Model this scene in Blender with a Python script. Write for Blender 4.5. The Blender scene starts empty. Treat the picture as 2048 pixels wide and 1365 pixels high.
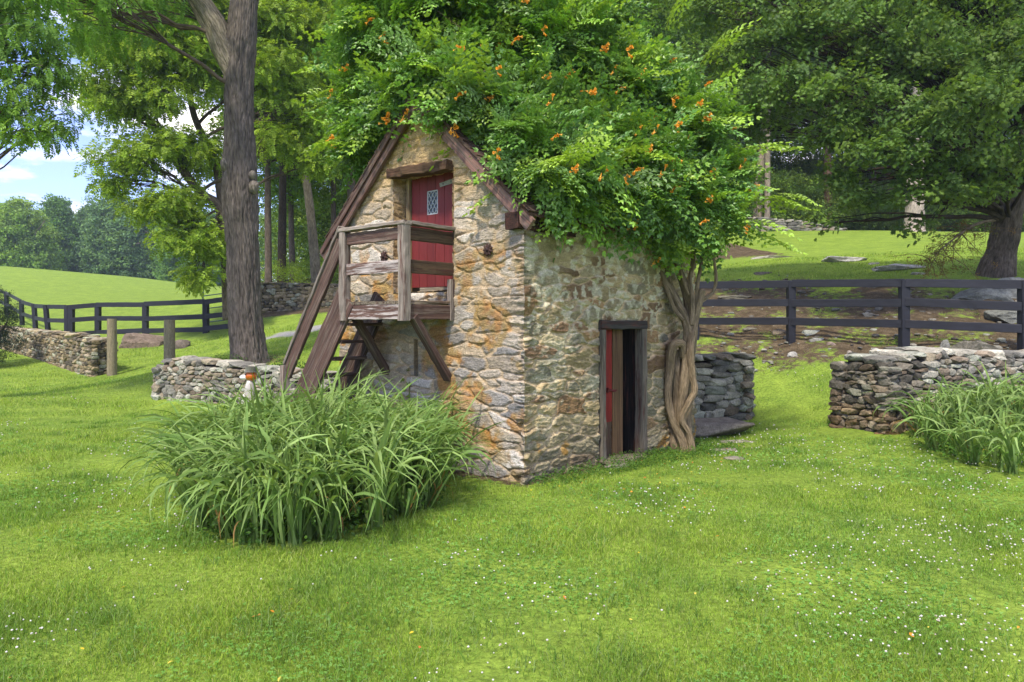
import bpy, bmesh, math
import numpy as np
R = math.radians
rng = np.random.default_rng(11)
SC = bpy.context.scene
COL = SC.collection

# ------------------------------------------------------------------ camera, sky, sun, exposure
F, HZ, CAMZ = 1365.3, 640.0, 1.7            # focal length in px of the 2048 px photograph, horizon row, eye height
cam = bpy.data.objects.new('camera', bpy.data.cameras.new('camera'))
COL.objects.link(cam)
cam.location = (0, 0, CAMZ); cam.rotation_euler = (R(90), 0, 0)
cam.data.sensor_width = 36; cam.data.lens = 24.0
cam.data.shift_y = -(682.5 - HZ) / 2048
cam.data.clip_start = .05; cam.data.clip_end = 3000
SC.camera = cam

SUN_DIR = np.array([-.27, -.74, 1.12]); SUN_DIR /= np.linalg.norm(SUN_DIR)
sun = bpy.data.objects.new('sun', bpy.data.lights.new('sun', 'SUN'))
COL.objects.link(sun)
sun.data.energy = 2.5; sun.data.angle = R(5); sun.data.color = (1, .95, .86)
from mathutils import Vector, Matrix, Quaternion
sun.rotation_euler = Vector(SUN_DIR).to_track_quat('Z', 'Y').to_euler()
W = bpy.data.worlds.new('World'); SC.world = W; W.use_nodes = True
nt = W.node_tree; nt.nodes.clear()
wo = nt.nodes.new('ShaderNodeOutputWorld'); bg = nt.nodes.new('ShaderNodeBackground')
sky = nt.nodes.new('ShaderNodeTexSky'); sky.sky_type = 'NISHITA'; sky.sun_disc = False
sky.sun_elevation = math.asin(SUN_DIR[2]); sky.sun_rotation = math.atan2(SUN_DIR[0], SUN_DIR[1])
sky.air_density = 1.0; sky.dust_density = .6; sky.ozone_density = 3.0
tc = nt.nodes.new('ShaderNodeTexCoord')
sep = nt.nodes.new('ShaderNodeSeparateXYZ'); nt.links.new(tc.outputs['Generated'], sep.inputs[0])
zz = nt.nodes.new('ShaderNodeMath'); zz.operation = 'MAXIMUM'; zz.inputs[1].default_value = 0; nt.links.new(sep.outputs[2], zz.inputs[0])
za = nt.nodes.new('ShaderNodeMath'); za.operation = 'ADD'; za.inputs[1].default_value = .16; nt.links.new(zz.outputs[0], za.inputs[0])
dx = nt.nodes.new('ShaderNodeMath'); dx.operation = 'DIVIDE'; nt.links.new(sep.outputs[0], dx.inputs[0]); nt.links.new(za.outputs[0], dx.inputs[1])
dy = nt.nodes.new('ShaderNodeMath'); dy.operation = 'DIVIDE'; nt.links.new(sep.outputs[1], dy.inputs[0]); nt.links.new(za.outputs[0], dy.inputs[1])
cmb = nt.nodes.new('ShaderNodeCombineXYZ'); nt.links.new(dx.outputs[0], cmb.inputs[0]); nt.links.new(dy.outputs[0], cmb.inputs[1])
cn = nt.nodes.new('ShaderNodeTexNoise'); cn.inputs['Scale'].default_value = 1.7; cn.inputs['Detail'].default_value = 8; cn.inputs['Roughness'].default_value = .55
nt.links.new(cmb.outputs[0], cn.inputs['Vector'])
cr = nt.nodes.new('ShaderNodeValToRGB'); cr.color_ramp.elements[0].position = .47; cr.color_ramp.elements[1].position = .66
nt.links.new(cn.outputs['Fac'], cr.inputs[0])
mx = nt.nodes.new('ShaderNodeMix'); mx.data_type = 'RGBA'; mx.inputs['B'].default_value = (8.2, 7.9, 7.6, 1)
nt.links.new(cr.outputs['Color'], mx.inputs['Factor']); tn = nt.nodes.new('ShaderNodeMix'); tn.data_type = 'RGBA'; tn.blend_type = 'MULTIPLY'; tn.inputs['Factor'].default_value = 1; tn.inputs['B'].default_value = (.86, .84, 1.25, 1); nt.links.new(sky.outputs[0], tn.inputs['A']); nt.links.new(tn.outputs['Result'], mx.inputs['A'])
nt.links.new(mx.outputs['Result'], bg.inputs[0]); bg.inputs[1].default_value = .14
nt.links.new(bg.outputs[0], wo.inputs[0])
SC.view_settings.view_transform = 'Standard'; SC.view_settings.look = 'None'
SC.view_settings.gamma = 1; SC.view_settings.exposure = 1.22
SC.view_settings.use_white_balance = True; SC.view_settings.white_balance_temperature = 7050; SC.view_settings.white_balance_tint = 10
SC.render.engine = 'CYCLES'
SC.cycles.use_denoising = True; SC.cycles.denoiser = 'OPENIMAGEDENOISE'; SC.cycles.denoising_input_passes = 'RGB_ALBEDO_NORMAL'; SC.cycles.denoising_prefilter = 'ACCURATE'; SC.cycles.sample_clamp_indirect = 3; SC.cycles.volume_bounces = 0; SC.cycles.sample_clamp_direct = 12
SC.cycles.max_bounces = 8; SC.cycles.transparent_max_bounces = 8; SC.cycles.diffuse_bounces = 4

# ------------------------------------------------------------------ numpy helpers
def nrm(a):
    a = np.asarray(a, float); return a / np.maximum(np.linalg.norm(a, axis=-1, keepdims=True), 1e-9)
def hsh(i, j, k, s=0):
    i = np.asarray(i, np.int64); j = np.asarray(j, np.int64); k = np.asarray(k, np.int64)
    h = (i * 374761393 + j * 668265263 + k * 2147483647 + s * 974634777) & 0xffffffff
    h = ((h ^ (h >> 13)) * 1274126177) & 0xffffffff
    h = ((h ^ (h >> 16)) * 2246822519) & 0xffffffff
    h = h ^ (h >> 15)
    return (h & 0xffffff) / float(0x1000000)
def vnoise(p, s=0):
    p = np.asarray(p, float); i = np.floor(p).astype(np.int64); f = p - i; f = f * f * (3 - 2 * f); r = 0
    for a in (0, 1):
        wa = f[..., 0] if a else 1 - f[..., 0]
        for b in (0, 1):
            wb = f[..., 1] if b else 1 - f[..., 1]
            for c in (0, 1):
                wc = f[..., 2] if c else 1 - f[..., 2]
                r = r + wa * wb * wc * hsh(i[..., 0] + a, i[..., 1] + b, i[..., 2] + c, s)
    return r
def fbm(p, o=4, s=0):
    r = 0; a = .5; t = 0; p = np.asarray(p, float)
    for k in range(o):
        r = r + a * vnoise(p * 2 ** k + 17.3 * k, s + k); t += a; a *= .5
    return r / t
def sst(a, b, x):
    t = np.clip((x - a) / (b - a), 0, 1); return t * t * (3 - 2 * t)
def lerp(a, b, t):
    return a + (b - a) * t
def srgb(r, g, b):
    c = np.array([r, g, b], float) / 255
    return np.where(c < .04045, c / 12.92, ((c + .055) / 1.055) ** 2.4)

class MB:
    def __init__(s): s.V = []; s.Q = []; s.T = []; s.C = []; s.G = []; s.n = 0
    def add(s, v, quads=None, tris=None, col=(1, 1, 1), gr=None):
        v = np.asarray(v, float).reshape(-1, 3); n = len(v)
        if n == 0: return
        c = np.asarray(col, float); c = np.broadcast_to(c, (n, 3)) if c.ndim == 1 else c
        s.V.append(v); s.C.append(c); s.G.append(v if gr is None else np.asarray(gr, float).reshape(-1, 3))
        if quads is not None and len(quads): s.Q.append(np.asarray(quads, np.int64).reshape(-1, 4) + s.n)
        if tris is not None and len(tris): s.T.append(np.asarray(tris, np.int64).reshape(-1, 3) + s.n)
        s.n += n
    def mesh(s, name, origin=(0, 0, 0), smooth=False):
        me = bpy.data.meshes.new(name)
        V = np.concatenate(s.V) - np.asarray(origin, float)
        Q = np.concatenate(s.Q) if s.Q else np.zeros((0, 4), np.int64)
        T = np.concatenate(s.T) if s.T else np.zeros((0, 3), np.int64)
        me.vertices.add(len(V)); me.vertices.foreach_set('co', V.astype(np.float32).ravel())
        li = np.concatenate([Q.ravel(), T.ravel()]).astype(np.int32)
        me.loops.add(len(li)); me.loops.foreach_set('vertex_index', li)
        ls = np.concatenate([np.arange(len(Q)) * 4, len(Q) * 4 + np.arange(len(T)) * 3]).astype(np.int32)
        me.polygons.add(len(ls)); me.polygons.foreach_set('loop_start', ls)
        me.update(calc_edges=True)
        a = me.attributes.new('Col', 'FLOAT_COLOR', 'POINT')
        C = np.concatenate(s.C); C = np.concatenate([C, np.ones((len(C), 1))], 1)
        a.data.foreach_set('color', C.astype(np.float32).ravel())
        g = me.attributes.new('gr', 'FLOAT_VECTOR', 'POINT')
        g.data.foreach_set('vector', np.concatenate(s.G).astype(np.float32).ravel())
        me.polygons.foreach_set('use_smooth', np.full(len(ls), bool(smooth)))
        me.validate(); me.update()
        return me
    def build(s, name, mat, parent=None, origin=None, smooth=False):
        if origin is None: origin = wloc(parent) if parent is not None else (0, 0, 0)
        me = s.mesh(name, origin, smooth); me.materials.append(mat)
        o = bpy.data.objects.new(name, me); COL.objects.link(o)
        if parent is not None: o.parent = parent
        else: o.location = origin
        return o
WL = {}
def wloc(o): return WL.get(o.name, (0, 0, 0))
def tag(o, label=None, cat=None, group=None, kind=None):
    if label: o['label'] = label
    if cat: o['category'] = cat
    if group: o['group'] = group
    if kind: o['kind'] = kind
    return o
def thing(name, loc, label, cat, group=None):
    o = bpy.data.objects.new(name, None); COL.objects.link(o); o.location = tuple(float(c) for c in loc)
    o.empty_display_size = .1
    WL[o.name] = tuple(float(c) for c in loc); return tag(o, label, cat, group)
def sub(o, parent):            # register a part so that sub-parts can hang under it (parts sit at the thing's origin)
    WL[o.name] = wloc(parent); return o

# ------------------------------------------------------------------ materials
def mat(name, base=(1, 1, 1), rough=.85, spec=.25, var=(.75, 1.2), vscale=6, fine=60, fvar=(.8, 1.15), bump=.4, bscale=40,
        stretch=(1, 1, 1), bdist=.01, trans=0, two=None, twoscale=5, tworamp=(.45, .6), coat=0, metal=0, stretch_two=None):
    m = bpy.data.materials.new(name); m.use_nodes = True; t = m.node_tree; t.nodes.clear(); N = t.nodes.new; L = t.links.new
    out = N('ShaderNodeOutputMaterial'); p = N('ShaderNodeBsdfPrincipled')
    at = N('ShaderNodeAttribute'); at.attribute_name = 'Col'
    gr = N('ShaderNodeAttribute'); gr.attribute_name = 'gr'
    mp = N('ShaderNodeMapping'); mp.inputs['Scale'].default_value = stretch; L(gr.outputs['Vector'], mp.inputs[0])
    def noise(sc, det=5, ro=.6, src=mp):
        n = N('ShaderNodeTexNoise'); n.inputs['Scale'].default_value = sc; n.inputs['Detail'].default_value = det; n.inputs['Roughness'].default_value = ro
        L(src.outputs[0] if src is mp else src.outputs['Vector'], n.inputs['Vector']); return n
    def mulc(a, b):
        k = N('ShaderNodeMix'); k.data_type = 'RGBA'; k.blend_type = 'MULTIPLY'; k.inputs['Factor'].default_value = 1
        L(a, k.inputs['A'])
        if isinstance(b, tuple): k.inputs['B'].default_value = b
        else: L(b, k.inputs['B'])
        return k.outputs['Result']
    c = mulc(at.outputs['Color'], (*base, 1))
    if two is not None:
        n = noise(twoscale, 8, .7)
        if stretch_two is not None:
            m2 = N('ShaderNodeMapping'); m2.inputs['Scale'].default_value = stretch_two; L(gr.outputs['Vector'], m2.inputs[0]); L(m2.outputs[0], n.inputs['Vector'])
        r = N('ShaderNodeMapRange'); r.inputs['From Min'].default_value = tworamp[0]; r.inputs['From Max'].default_value = tworamp[1]; L(n.outputs['Fac'], r.inputs['Value'])
        k = N('ShaderNodeMix'); k.data_type = 'RGBA'; L(r.outputs[0], k.inputs['Factor']); L(c, k.inputs['A']); k.inputs['B'].default_value = (*two, 1); c = k.outputs['Result']
    for sc, v in ((vscale, var), (fine, fvar)):
        if sc:
            n = noise(sc); r = N('ShaderNodeMapRange'); r.inputs['From Min'].default_value = .3; r.inputs['From Max'].default_value = .7
            r.inputs['To Min'].default_value, r.inputs['To Max'].default_value = v; L(n.outputs['Fac'], r.inputs['Value'])
            c = mulc(c, r.outputs[0])
    L(c, p.inputs['Base Color']); p.inputs['Roughness'].default_value = rough; p.inputs['Specular IOR Level'].default_value = spec
    p.inputs['Metallic'].default_value = metal
    if bump:
        n = noise(bscale, 6, .65); b = N('ShaderNodeBump'); b.inputs['Strength'].default_value = bump; b.inputs['Distance'].default_value = bdist
        L(n.outputs['Fac'], b.inputs['Height']); L(b.outputs[0], p.inputs['Normal'])
    if trans:
        tr = N('ShaderNodeBsdfTranslucent'); hs = N('ShaderNodeMix'); hs.data_type = 'RGBA'; hs.blend_type = 'MULTIPLY'; hs.inputs['Factor'].default_value = 1
        L(c, hs.inputs['A']); hs.inputs['B'].default_value = (1.25, 1.2, .7, 1); L(hs.outputs['Result'], tr.inputs[0])
        ms = N('ShaderNodeMixShader'); ms.inputs[0].default_value = trans; L(p.outputs[0], ms.inputs[1]); L(tr.outputs[0], ms.inputs[2]); L(ms.outputs[0], out.inputs[0])
    else: L(p.outputs[0], out.inputs[0])
    return m
def leafmat(name, trans=.35, rough=.5, spec=.4):
    return mat(name, rough=rough, spec=spec, var=(.85, 1.15), vscale=1.2, fine=0, bump=0, trans=trans)
M_leaf = leafmat('leaf', .38, .55, .25); M_vine = leafmat('vine_leaf', .3, .42, .5); M_blade = leafmat('blade', .35, .6, .15); M_grass = leafmat('grass_blade', .4, .7, .15)
M_mason = mat('masonry', rough=.95, spec=.12, var=(.78, 1.18), vscale=9, fine=60, fvar=(.6, 1.35), bump=1, bscale=30, bdist=.03, stretch=(1, 1, 2.4))
M_stone = mat('field_stone', rough=.95, spec=.12, var=(.6, 1.3), vscale=7, fine=45, fvar=(.6, 1.35), bump=.8, bscale=35, bdist=.02)
M_bark = mat('bark', rough=.95, spec=.1, var=(.6, 1.3), vscale=3, fine=9, fvar=(.45, 1.4), bump=1, bscale=9, stretch=(3.2, .55, 1), bdist=.06)
M_bark2 = mat('smooth_bark', rough=.95, spec=.1, var=(.7, 1.3), vscale=2, fine=8, fvar=(.6, 1.3), bump=.7, bscale=8, stretch=(3, .8, 1), bdist=.03)
M_vstem = mat('vine_bark', rough=.95, spec=.1, var=(.65, 1.3), vscale=5, fine=16, fvar=(.5, 1.4), bump=1, bscale=14, stretch=(6, .8, 1), bdist=.02)
M_brown = mat('stained_wood', rough=.75, spec=.25, var=(.75, 1.2), vscale=5, fine=30, fvar=(.45, 1.35), bump=.8, bscale=30, stretch=(.07, 2.2, 2.2), bdist=.008,
              two=tuple(srgb(112, 98, 86)), twoscale=22, tworamp=(.48, .62), stretch_two=(.07, 1.4, 1.4))
M_peel = mat('peeling_wood', rough=.85, spec=.2, var=(.75, 1.2), vscale=5, fine=30, fvar=(.5, 1.3), bump=.8, bscale=30, stretch=(.07, 2.2, 2.2), bdist=.008,
             two=tuple(srgb(176, 166, 158)), twoscale=20, tworamp=(.47, .56), stretch_two=(.1, 1.3, 1.3))
M_grey = mat('weathered_wood', rough=.9, spec=.15, var=(.7, 1.2), vscale=5, fine=34, fvar=(.4, 1.4), bump=1, bscale=34, stretch=(.06, 2, 2), bdist=.006,
             two=tuple(srgb(82, 52, 44)), twoscale=16, tworamp=(.5, .66), stretch_two=(.12, 1.2, 1.2))
M_red = mat('red_paint', rough=.6, spec=.3, var=(.85, 1.12), vscale=4, fine=40, fvar=(.82, 1.12), bump=.35, bscale=40, stretch=(.1, 1.2, 1.2), bdist=.003)
M_redworn = mat('worn_red_paint', rough=.7, spec=.25, var=(.75, 1.2), vscale=4, fine=40, fvar=(.75, 1.15), bump=.5, bscale=30, stretch=(.2, 1.2, 1.2), bdist=.004)
M_black = mat('black_paint', rough=.6, spec=.3, var=(.8, 1.3), vscale=3, fine=30, fvar=(.8, 1.3), bump=.4, bscale=30, stretch=(.15, 1.2, 1.2), bdist=.003)
M_post = mat('post_wood', rough=.9, spec=.15, var=(.7, 1.2), vscale=6, fine=24, fvar=(.6, 1.3), bump=.8, bscale=20, stretch=(6, .5, 1), bdist=.01)
M_iron = mat('iron', rough=.8, spec=.3, var=(.7, 1.3), vscale=10, fine=80, bump=.5, bscale=60, metal=.3)
M_glass = mat('dark_glass', rough=.08, spec=.6, fine=0, bump=.05, bscale=8)
M_plain = mat('plain', rough=.7, spec=.2, fine=50, fvar=(.85, 1.1), bump=.2)
M_glaze = mat('glazed_pottery', rough=.25, spec=.5, fine=30, fvar=(.85, 1.1), bump=.1)
M_flower = mat('petal', rough=.6, spec=.2, fine=0, bump=0, trans=.3)

# ------------------------------------------------------------------ geometry helpers
def frames(P):
    P = np.asarray(P, float); n = len(P); T = nrm(np.gradient(P, axis=0)); N = np.zeros_like(P)
    a = np.array([1, 0, 0]) if abs(T[0][0]) < .8 else np.array([0, 1, 0]); N[0] = nrm(np.cross(T[0], a))
    for i in range(1, n):
        v = N[i - 1] - T[i] * (N[i - 1] @ T[i]); N[i] = nrm(v)
    return T, N, np.cross(T, N)
def resample(P, n, r=None):
    P = np.asarray(P, float); m = len(P); t = np.linspace(0, m - 1, n); i = np.clip(t.astype(int), 0, m - 2); f = (t - i)[:, None]
    p0 = P[np.maximum(i - 1, 0)]; p1 = P[i]; p2 = P[i + 1]; p3 = P[np.minimum(i + 2, m - 1)]
    Q = .5 * (2 * p1 + (p2 - p0) * f + (2 * p0 - 5 * p1 + 4 * p2 - p3) * f ** 2 + (3 * p1 - p0 - 3 * p2 + p3) * f ** 3)
    if r is None: return Q
    return Q, np.interp(t, np.arange(m), r)
def tube(mb, P, r, ns=8, col=(1, 1, 1), rough=0, rs=4., seed=0, flute=0, cap=True, ridge=None):
    P = np.asarray(P, float); n = len(P); r = np.broadcast_to(np.asarray(r, float), (n,))
    T, N, B = frames(P); a = np.linspace(0, 2 * math.pi, ns + 1)      # the seam is doubled so that the bark coordinate does not jump
    L = np.concatenate([[0], np.cumsum(np.linalg.norm(np.diff(P, axis=0), axis=1))])
    ca, sa = np.cos(a), np.sin(a)
    rr = np.repeat(r[:, None], ns + 1, 1)
    if rough:
        q = np.stack([np.broadcast_to(ca * 1.3, (n, ns + 1)), np.broadcast_to(sa * 1.3, (n, ns + 1)), np.repeat(L[:, None], ns + 1, 1) * 1.2], -1)
        rr = rr * (1 + rough * (fbm(q * rs / 2, 4, seed) - .5) * 2)
    if flute:
        rr = rr * (1 + flute * (fbm(np.stack([np.broadcast_to(ca * 4, rr.shape), np.broadcast_to(sa * 4, rr.shape), np.repeat(L[:, None], ns + 1, 1) * .6], -1), 2, seed + 5) - .5) * 2)
    if ridge:
        am, fa, fl = ridge; sh = rr.shape; q = np.stack([np.broadcast_to(ca, sh) * fa * r[:, None], np.broadcast_to(sa, sh) * fa * r[:, None], np.repeat(L[:, None], ns + 1, 1) * fl], -1); q = q + (fbm(q * .35, 2, seed + 9) - .5)[..., None] * 1.6
        rr = rr - am * np.clip(np.abs(vnoise(q, seed) * 2 - 1) * -3.2 + 1.15, 0, 1) - am * .5 * np.clip(np.abs(vnoise(q * 2.1 + 5, seed) * 2 - 1) * -3 + 1, 0, 1)
    V = P[:, None] + rr[..., None] * (ca[None, :, None] * N[:, None] + sa[None, :, None] * B[:, None])
    ra = float(np.mean(r)); g = np.stack([np.broadcast_to(a * ra, (n, ns + 1)), np.repeat(L[:, None], ns + 1, 1), np.full((n, ns + 1), seed * 3.7)], -1)
    i, j = np.meshgrid(np.arange(n - 1), np.arange(ns), indexing='ij'); k = i * (ns + 1) + j
    q = np.stack([k, k + 1, k + ns + 2, k + ns + 1], -1).reshape(-1, 4)
    V2 = V.reshape(-1, 3); g2 = g.reshape(-1, 3); tr = []
    if cap:
        V2 = np.concatenate([V2, P[-1:], P[:1]]); g2 = np.concatenate([g2, [g2[-1], g2[0]]]); e = n * (ns + 1)
        for j in range(ns): tr.append((e, (n - 1) * (ns + 1) + j, (n - 1) * (ns + 1) + j + 1)); tr.append((e + 1, j + 1, j))
    mb.add(V2, q, tr, col, g2)
def board(mb, a, b, wdir, w, t, col=(1, 1, 1), jit=.003, n=8, cut=.006):
    """a beam from a to b: w wide along wdir, t thick across, edges eased, slightly out of true"""
    a = np.asarray(a, float); b = np.asarray(b, float); d = nrm(b - a); wv = np.asarray(wdir, float); wv = nrm(wv - d * (wv @ d)); tv = np.cross(d, wv)
    L = np.linalg.norm(b - a); c = min(cut, w * .2, t * .3)
    prof = np.array([(-w / 2 + c, -t / 2), (w / 2 - c, -t / 2), (w / 2, -t / 2 + c), (w / 2, t / 2 - c), (w / 2 - c, t / 2), (-w / 2 + c, t / 2), (-w / 2, t / 2 - c), (-w / 2, -t / 2 + c)])
    s = np.linspace(0, 1, n); rr = rng.normal(0, jit, (n, 8, 2)) * .6 + rng.normal(0, jit, (n, 1, 2)) * .5
    pr = prof[None] + rr; V = a + d * (s * L)[:, None, None] + pr[..., :1] * wv + pr[..., 1:] * tv
    off = rng.uniform(0, 50, 3); g = np.stack([np.broadcast_to((s * L)[:, None], (n, 8)), pr[..., 0], pr[..., 1]], -1) + off
    q = []
    for i in range(n - 1):
        for j in range(8): q.append((i * 8 + j, i * 8 + (j + 1) % 8, i * 8 + 8 + (j + 1) % 8, i * 8 + 8 + j))
    m = (n - 1) * 8
    q += [(3, 2, 1, 0), (7, 4, 3, 0), (7, 6, 5, 4), (m, m + 1, m + 2, m + 3), (m, m + 3, m + 4, m + 7), (m + 4, m + 5, m + 6, m + 7)]
    mb.add(V, q, None, col, g)
def ico(sub):
    bm = bmesh.new(); bmesh.ops.create_icosphere(bm, subdivisions=sub, radius=1); bm.verts.ensure_lookup_table()
    v = np.array([x.co[:] for x in bm.verts]); f = np.array([[y.index for y in x.verts] for x in bm.faces]); bm.free(); return v, f
ICO1, ICO2, ICO3, ICO4 = ico(1), ico(2), ico(3), ico(4)
def rotz(a):
    c, s = np.cos(a), np.sin(a); z = np.zeros_like(c); o = np.ones_like(c)
    return np.stack([np.stack([c, -s, z], -1), np.stack([s, c, z], -1), np.stack([z, z, o], -1)], -2)
def basis(d, up=None, roll=None):
    """rotation matrices whose x axis is d and whose z axis leans to up, turned by roll about d"""
    d = nrm(d); n = len(d); up = np.broadcast_to(np.array([0, 0, 1.]) if up is None else up, (n, 3))
    y = nrm(np.cross(up, d) + 1e-6); z = np.cross(d, y)
    if roll is not None:
        c, s = np.cos(roll)[:, None], np.sin(roll)[:, None]; y, z = y * c + z * s, z * c - y * s
    return np.stack([d, y, z], -1)
def scatter(mb, tmpl, pos, rot, sc, col):
    """copies of a small template (verts, quads, tris, relative tint) at pos"""
    v, q, t, tc = tmpl; n = len(pos); k = len(v)
    if n == 0: return
    V = np.einsum('nij,kj->nki', rot, v) * np.asarray(sc, float).reshape(-1, 1, 1) + pos[:, None]
    off = (np.arange(n) * k)[:, None, None]
    C = col[:, None, :] * tc[None]
    mb.add(V.reshape(-1, 3), (q[None] + off).reshape(-1, 4) if len(q) else None, (t[None] + off).reshape(-1, 3) if len(t) else None, C.reshape(-1, 3))
def merge(ts):
    V, Q, T, C = [], [], [], []; n = 0
    for v, q, t, c in ts:
        V.append(v); C.append(c)
        if len(q): Q.append(q + n)
        if len(t): T.append(t + n)
        n += len(v)
    return (np.concatenate(V), np.concatenate(Q) if Q else np.zeros((0, 4), int), np.concatenate(T) if T else np.zeros((0, 3), int), np.concatenate(C))
def xf(t, M=None, o=(0, 0, 0), s=1, tint=1.):
    v, q, tr, c = t; v = v * s
    if M is not None: v = v @ np.asarray(M).T
    return (v + np.asarray(o), q, tr, c * tint)
def leaflet(l=1., w=.4, fold=.12, droop=.1):        # folded along the midrib, pointed
    v = np.array([(0, 0, 0), (l * .35, w * .5, fold * w - droop * .1), (l * .7, w * .36, fold * w * .8 - droop * .45), (l, 0, -droop), (l * .7, -w * .36, fold * w * .8 - droop * .45), (l * .35, -w * .5, fold * w - droop * .1), (l * .5, 0, -droop * .2)], float)
    q = np.array([(0, 6, 2, 1), (6, 3, 2, 2), (0, 5, 4, 6), (6, 4, 3, 3)]); q = np.array([(0, 6, 2, 1), (0, 5, 4, 6)]); t = np.array([(6, 3, 2), (6, 4, 3)])
    return (v, q, t, np.ones((7, 3)))
def diamond(l=1., w=.45, bend=.15):
    v = np.array([(0, 0, 0), (l * .45, w * .5, .03), (l, 0, -bend), (l * .45, -w * .5, .03)], float)
    return (v, np.array([(0, 3, 2, 1)]), np.zeros((0, 3), int), np.ones((4, 3)))
def pinnate(n, L, l, w, base, droop=.35, term=True, r=None):
    r = r or np.random.default_rng(3); ts = []
    for i in range(n):
        f = .25 + .7 * i / max(n - 1, 1); x = L * f; z = -droop * L * f * f
        for s in (-1, 1):
            a = s * (1.15 - .35 * f) + r.normal(0, .1); ls = l * (1 - .25 * abs(f - .5)) * r.uniform(.85, 1.1)
            M = rotz(np.array(a)) @ np.array([[1, 0, 0], [0, math.cos(.3 * s), -math.sin(.3 * s)], [0, math.sin(.3 * s), math.cos(.3 * s)]])
            ts.append(xf(base(ls, w * r.uniform(.85, 1.1)), M, (x, 0, z), 1, r.uniform(.85, 1.15)))
    if term: ts.append(xf(base(l, w), None, (L, 0, -droop * L)))
    return merge(ts)
def maple(l=1.):
    a = np.radians([180, 150, 100, 62, 44, 28, 0]); rad = np.array([.05, .42, .62, .42, .85, .5, 1.]) * l * .6
    half = [(rad[i] * math.cos(a[i]) + .35 * l, rad[i] * math.sin(a[i]), -.18 * rad[i]) for i in range(7)]
    pts = [(.35 * l, 0, .02)] + half + [(x, -y, z) for x, y, z in half[1:-1]][::-1]
    t = [(0, i + 1, i) for i in range(1, len(pts) - 1)] + [(0, 1, len(pts) - 1)]
    return (np.array(pts, float), np.zeros((0, 4), int), np.array(t), np.ones((len(pts), 3)))

def P3(px, d, z=None, py=None):
    x = (px - 1024) / F * d
    if py is not None: z = CAMZ + (HZ - py) / F * d
    return np.array([x, d, z if z is not None else float(hf(x, d))])
# ------------------------------------------------------------------ terrain: heights measured off the photograph
CP = []
def cpp(px, py, d): CP.append(((px - 1024) / F * d, d, CAMZ + (HZ - py) / F * d))
for y in (-6, 0, 3, 6): 
    for x in (-10, -5, 0, 5, 10): CP.append((x, y, 0))
for q in ((-3, 8.5, 0), (.1, 7.1, -.01), (1.4, 8.5, -.05), (2.9, 10.2, -.17), (-2.6, 9.6, 0), (5, 10.6, 0), (7, 8, 0), (4, 8, -.03), (-6, 10, 0), (-10, 10, 0), (12, 8, .1), (0, 11.5, -.1), (-14, 9, 0)): CP.append(q)
for q in ((1505, 838, 12.4), (1600, 712, 15.2), (1582, 685, 16.2), (1808, 695, 14.7), (2048, 708, 13.6), (2300, 720, 13.4), (1390, 682, 17.2), (1450, 535, 25), (1750, 535, 22), (2000, 548, 19.5), (2250, 540, 19),
          (1470, 464, 45), (1800, 463, 40), (2060, 468, 38), (2500, 465, 40), (1700, 500, 30), (1250, 560, 28), (1250, 480, 45), (1000, 540, 40), (1000, 620, 22), (850, 640, 20),
          (318, 795, 15), (0, 800, 14.5), (150, 780, 16.6), (215, 751, 20.7), (30, 695, 27), (-200, 690, 30), (480, 722, 17), (560, 726, 17), (600, 698, 20), (285, 697, 25), (143, 671, 30), (290, 671, 28.6),
          (412, 668, 27.3), (540, 640, 28), (600, 613, 31), (690, 612, 29), (560, 562, 38), (720, 560, 38), (30, 533, 80), (250, 552, 80), (450, 575, 80), (-300, 520, 80), (150, 605, 45), (400, 622, 40), (-200, 600, 45), (620, 560, 60), (30, 560, 62), (450, 590, 58)): cpp(*q)
for x, y, z in ((-130, 115, 4.5), (-90, 125, 3.5), (-50, 120, 3), (-10, 110, 5), (20, 70, 9), (50, 70, 10), (0, 60, 7.5), (60, 50, 9), (60, 20, 5), (-50, 10, 0), (-60, 40, 3), (-200, 60, 8), (-200, 0, 0), (80, 0, 2), (0, -60, 0), (-60, -60, 0), (60, -60, 0), (0, 300, 12), (-300, 300, 10), (300, 300, 15), (300, 0, 5), (-400, 0, 0), (0, -300, 0),
                (-600, 600, 12), (0, 700, 12), (600, 600, 15)): CP.append((x, y, z))
CP = np.array(CP, float); RC = 2.2
_D = np.sqrt(((CP[:, None, :2] - CP[None, :, :2]) ** 2).sum(-1) + RC ** 2)
_W = np.linalg.solve(_D + 0, CP[:, 2])
def hf(x, y):
    x = np.asarray(x, float); y = np.asarray(y, float); sh = np.broadcast(x, y).shape; x = np.broadcast_to(x, sh).ravel(); y = np.broadcast_to(y, sh).ravel(); r = np.zeros(len(x))
    for a in range(0, len(x), 200000):
        s = slice(a, a + 200000)
        r[s] = np.sqrt((x[s, None] - CP[None, :, 0]) ** 2 + (y[s, None] - CP[None, :, 1]) ** 2 + RC ** 2) @ _W
    return r.reshape(sh)
def pgon(x, y, poly):
    x = np.asarray(x); ins = np.zeros(x.shape, bool); n = len(poly)
    for i in range(n):
        (x1, y1), (x2, y2) = poly[i], poly[(i + 1) % n]
        c = ((y1 > y) != (y2 > y)); xi = (x2 - x1) * (y - y1) / ((y2 - y1) if y2 != y1 else 1e-9) + x1
        ins ^= c & (x < xi)
    return ins
def linedist(x, y, pts):
    r = np.full(np.shape(x), 1e9)
    for (ax, ay), (bx, by) in zip(pts[:-1], pts[1:]):
        vx, vy = bx - ax, by - ay; t = np.clip(((x - ax) * vx + (y - ay) * vy) / (vx * vx + vy * vy), 0, 1)
        r = np.minimum(r, np.hypot(x - ax - t * vx, y - ay - t * vy))
    return r
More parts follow.
